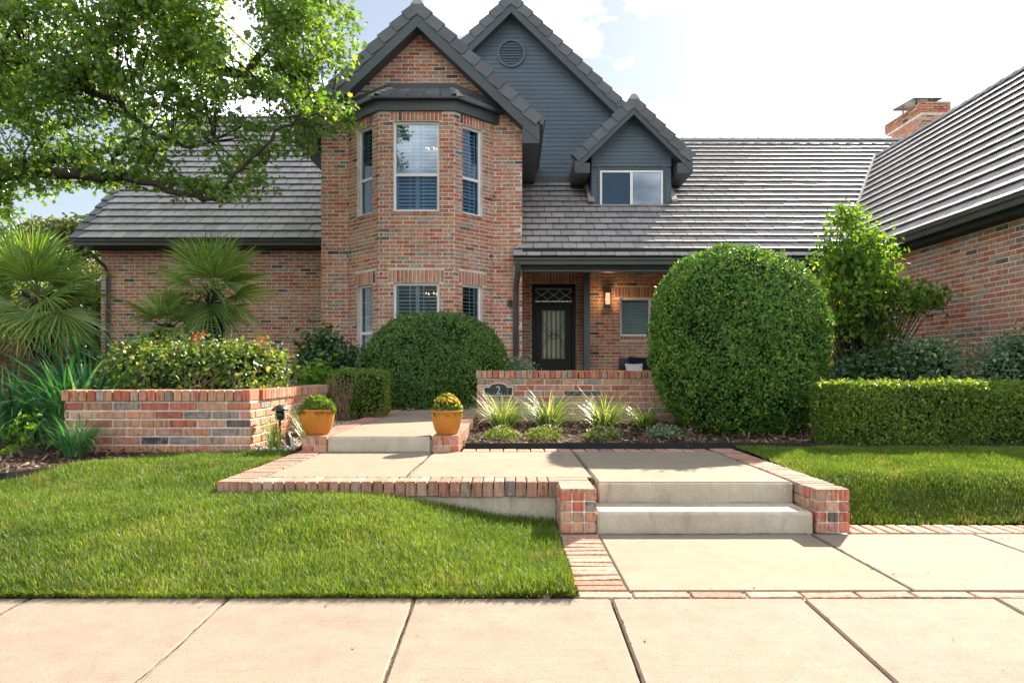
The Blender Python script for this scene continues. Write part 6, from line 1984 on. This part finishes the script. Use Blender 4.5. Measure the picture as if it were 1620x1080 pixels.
# shoots along the long hedge
mb = MB()
for k in range(220):
    x = R.uniform(hx0, hx1); y = R.uniform(hy0, hy1); top = R.random() < 0.7
    b = np.array((x, y, hz1)) if top else np.array((x, hy0, R.uniform(hz0 + 0.1, hz1)))
    d = unit(np.array((R.normal(0, .3), -0.2 if top else -1.0, 1.0 if top else 0.5)))
    m = 8; pts = b + d * (R.random(m) * R.uniform(0.02, 0.07))[:, None] + R.normal(0, 0.008, (m, 3))
    scatter(mb, pts, np.tile(d, (m, 1)), 0.026, LEAF, jitter=0.9, rnd=R.uniform(0.6, 1.0, m))
mb.build('stray_shoots', M['hedge_leaf'], hedge, kind='stuff')

# ---- fallen leaves and bits on the paving
n = 26
P = np.concatenate((np.column_stack((R.uniform(-3.5, 4.5, n), R.uniform(2.3, 2.9, n))), np.column_stack((R.uniform(0.55, 4.0, 22), R.uniform(3.06, 4.05, 22))), np.column_stack((R.uniform(-1.6, 1.8, 16), R.uniform(4.7, 6.1, 16))), np.column_stack((R.uniform(-1.6, -0.8, 8), R.uniform(6.3, 9.5, 8)))))
z = np.where(P[:, 1] < D_SIDE, -(D_SIDE - P[:, 1]) * SIDE_SLOPE, np.where(P[:, 1] < 4.2, 0.0, np.where(P[:, 1] < 6.12, Z_PATIO, Z_WALK))) + 0.003
mb = MB(); scatter(mb, np.column_stack((P, z)), np.tile((0, 0, 1.0), (len(P), 1)), 0.015, (np.array([(0, 0, 0), (0.2, 0.4, 0.08), (0, 1, 0.02), (-0.2, 0.45, 0.1)]), np.array([(0, 1, 2), (0, 2, 3)])), up=0.0, jitter=0.12, sizevar=0.7)
mb.build('fallen_leaves', M['mulch_chip'], None, kind='stuff', label='small dry leaves and bits scattered on the paving', category='leaves')

# weeds and ragged runners where the lawn meets the sidewalk
mb = MB()
n = 5200
xs = R.uniform(-4.2, 0.27, n)
P0 = np.column_stack((xs, D_SIDE + R.uniform(-0.002, 0.03, n), R.uniform(0.0, 0.015, n)))
az = R.normal(-math.pi / 2, 0.7, n)
t0 = R.uniform(0.6, 1.3, n)
blade(P0, np.stack((np.cos(az), np.sin(az)), 1), R.uniform(0.02, 0.06, n), np.full(n, 0.005), (t0, t0 + R.uniform(0.2, 0.8, n)), 2, R.random(n), mb)
mb.build('grass_fringe', M['grass'], None, kind='stuff', label='ragged grass fringe over the sidewalk edge', category='grass')

# ---- jagged cracks and broken arrises along the open joints
def crack(parent, p0, p1, zf, width, name='joint_crack', wob=0.006):
    n_ = int(np.linalg.norm(np.array(p1) - np.array(p0)) / 0.018)
    t_ = np.linspace(0, 1, n_)
    C = np.array(p0)[None] + (np.array(p1) - np.array(p0))[None] * t_[:, None]
    d = np.array(p1) - np.array(p0); d = d / np.linalg.norm(d); nn_ = np.array((-d[1], d[0]))
    off = np.cumsum(R.normal(0, wob * 0.35, n_)); off -= np.linspace(0, off[-1], n_); off = np.clip(off, -wob * 1.6, wob * 1.6)
    w = width * (0.35 + 1.3 * R.random(n_) ** 2)
    A = C + nn_ * (off - w / 2)[:, None]; B = C + nn_ * (off + w / 2)[:, None]
    V = np.concatenate((np.column_stack((A, zf(A))), np.column_stack((B, zf(B)))))
    mb = MB(); mb.add(V, np.array([(i, i + 1, n_ + i + 1, n_ + i) for i in range(n_ - 1)])); mb.build(name, M['joint_dirt'], parent)
side_f = lambda Q: -(D_SIDE - Q[:, 1]) * SIDE_SLOPE + 0.0035
for jx, wd in ((-0.42, 0.007), (0.425, 0.008), (1.253, 0.007), (2.08, 0.006)):
    crack(sidewalk, (jx, 1.1), (jx, 2.93), side_f, wd)
for jx in (-1.22, -2.07):
    crack(sidewalk, (jx, 1.1), (jx, 2.93), side_f, 0.004)
crack(terrace, (-0.71, 4.66), (-0.715, 6.12), lambda Q: np.full(len(Q), Z_PATIO + 0.0035), 0.012)
crack(terrace, (0.551, 4.66), (0.551, 6.12), lambda Q: np.full(len(Q), Z_PATIO + 0.0035), 0.007)
crack(walk, (1.791, 3.05), (1.791, 4.1), lambda Q: np.full(len(Q), 0.0035), 0.009)
crack(walk, (2.771, 3.05), (2.771, 4.1), lambda Q: np.full(len(Q), 0.0035), 0.007)
crack(walk, (0.52, 4.106), (1.80, 4.106), lambda Q: np.full(len(Q), 0.0035), 0.010)
crack(terrace, (0.52, 4.424), (1.81, 4.424), lambda Q: np.full(len(Q), 0.1315), 0.008)
crack(walk, (0.29, 2.938), (3.6, 2.938), lambda Q: np.full(len(Q), 0.0035), 0.007)
crack(terrace, (-1.66, 6.122), (-0.72, 6.122), lambda Q: np.full(len(Q), Z_PATIO + 0.0035), 0.009)
crack(sidewalk, (-4.2, 2.94), (0.29, 2.94), lambda Q: np.full(len(Q), 0.003), 0.010)
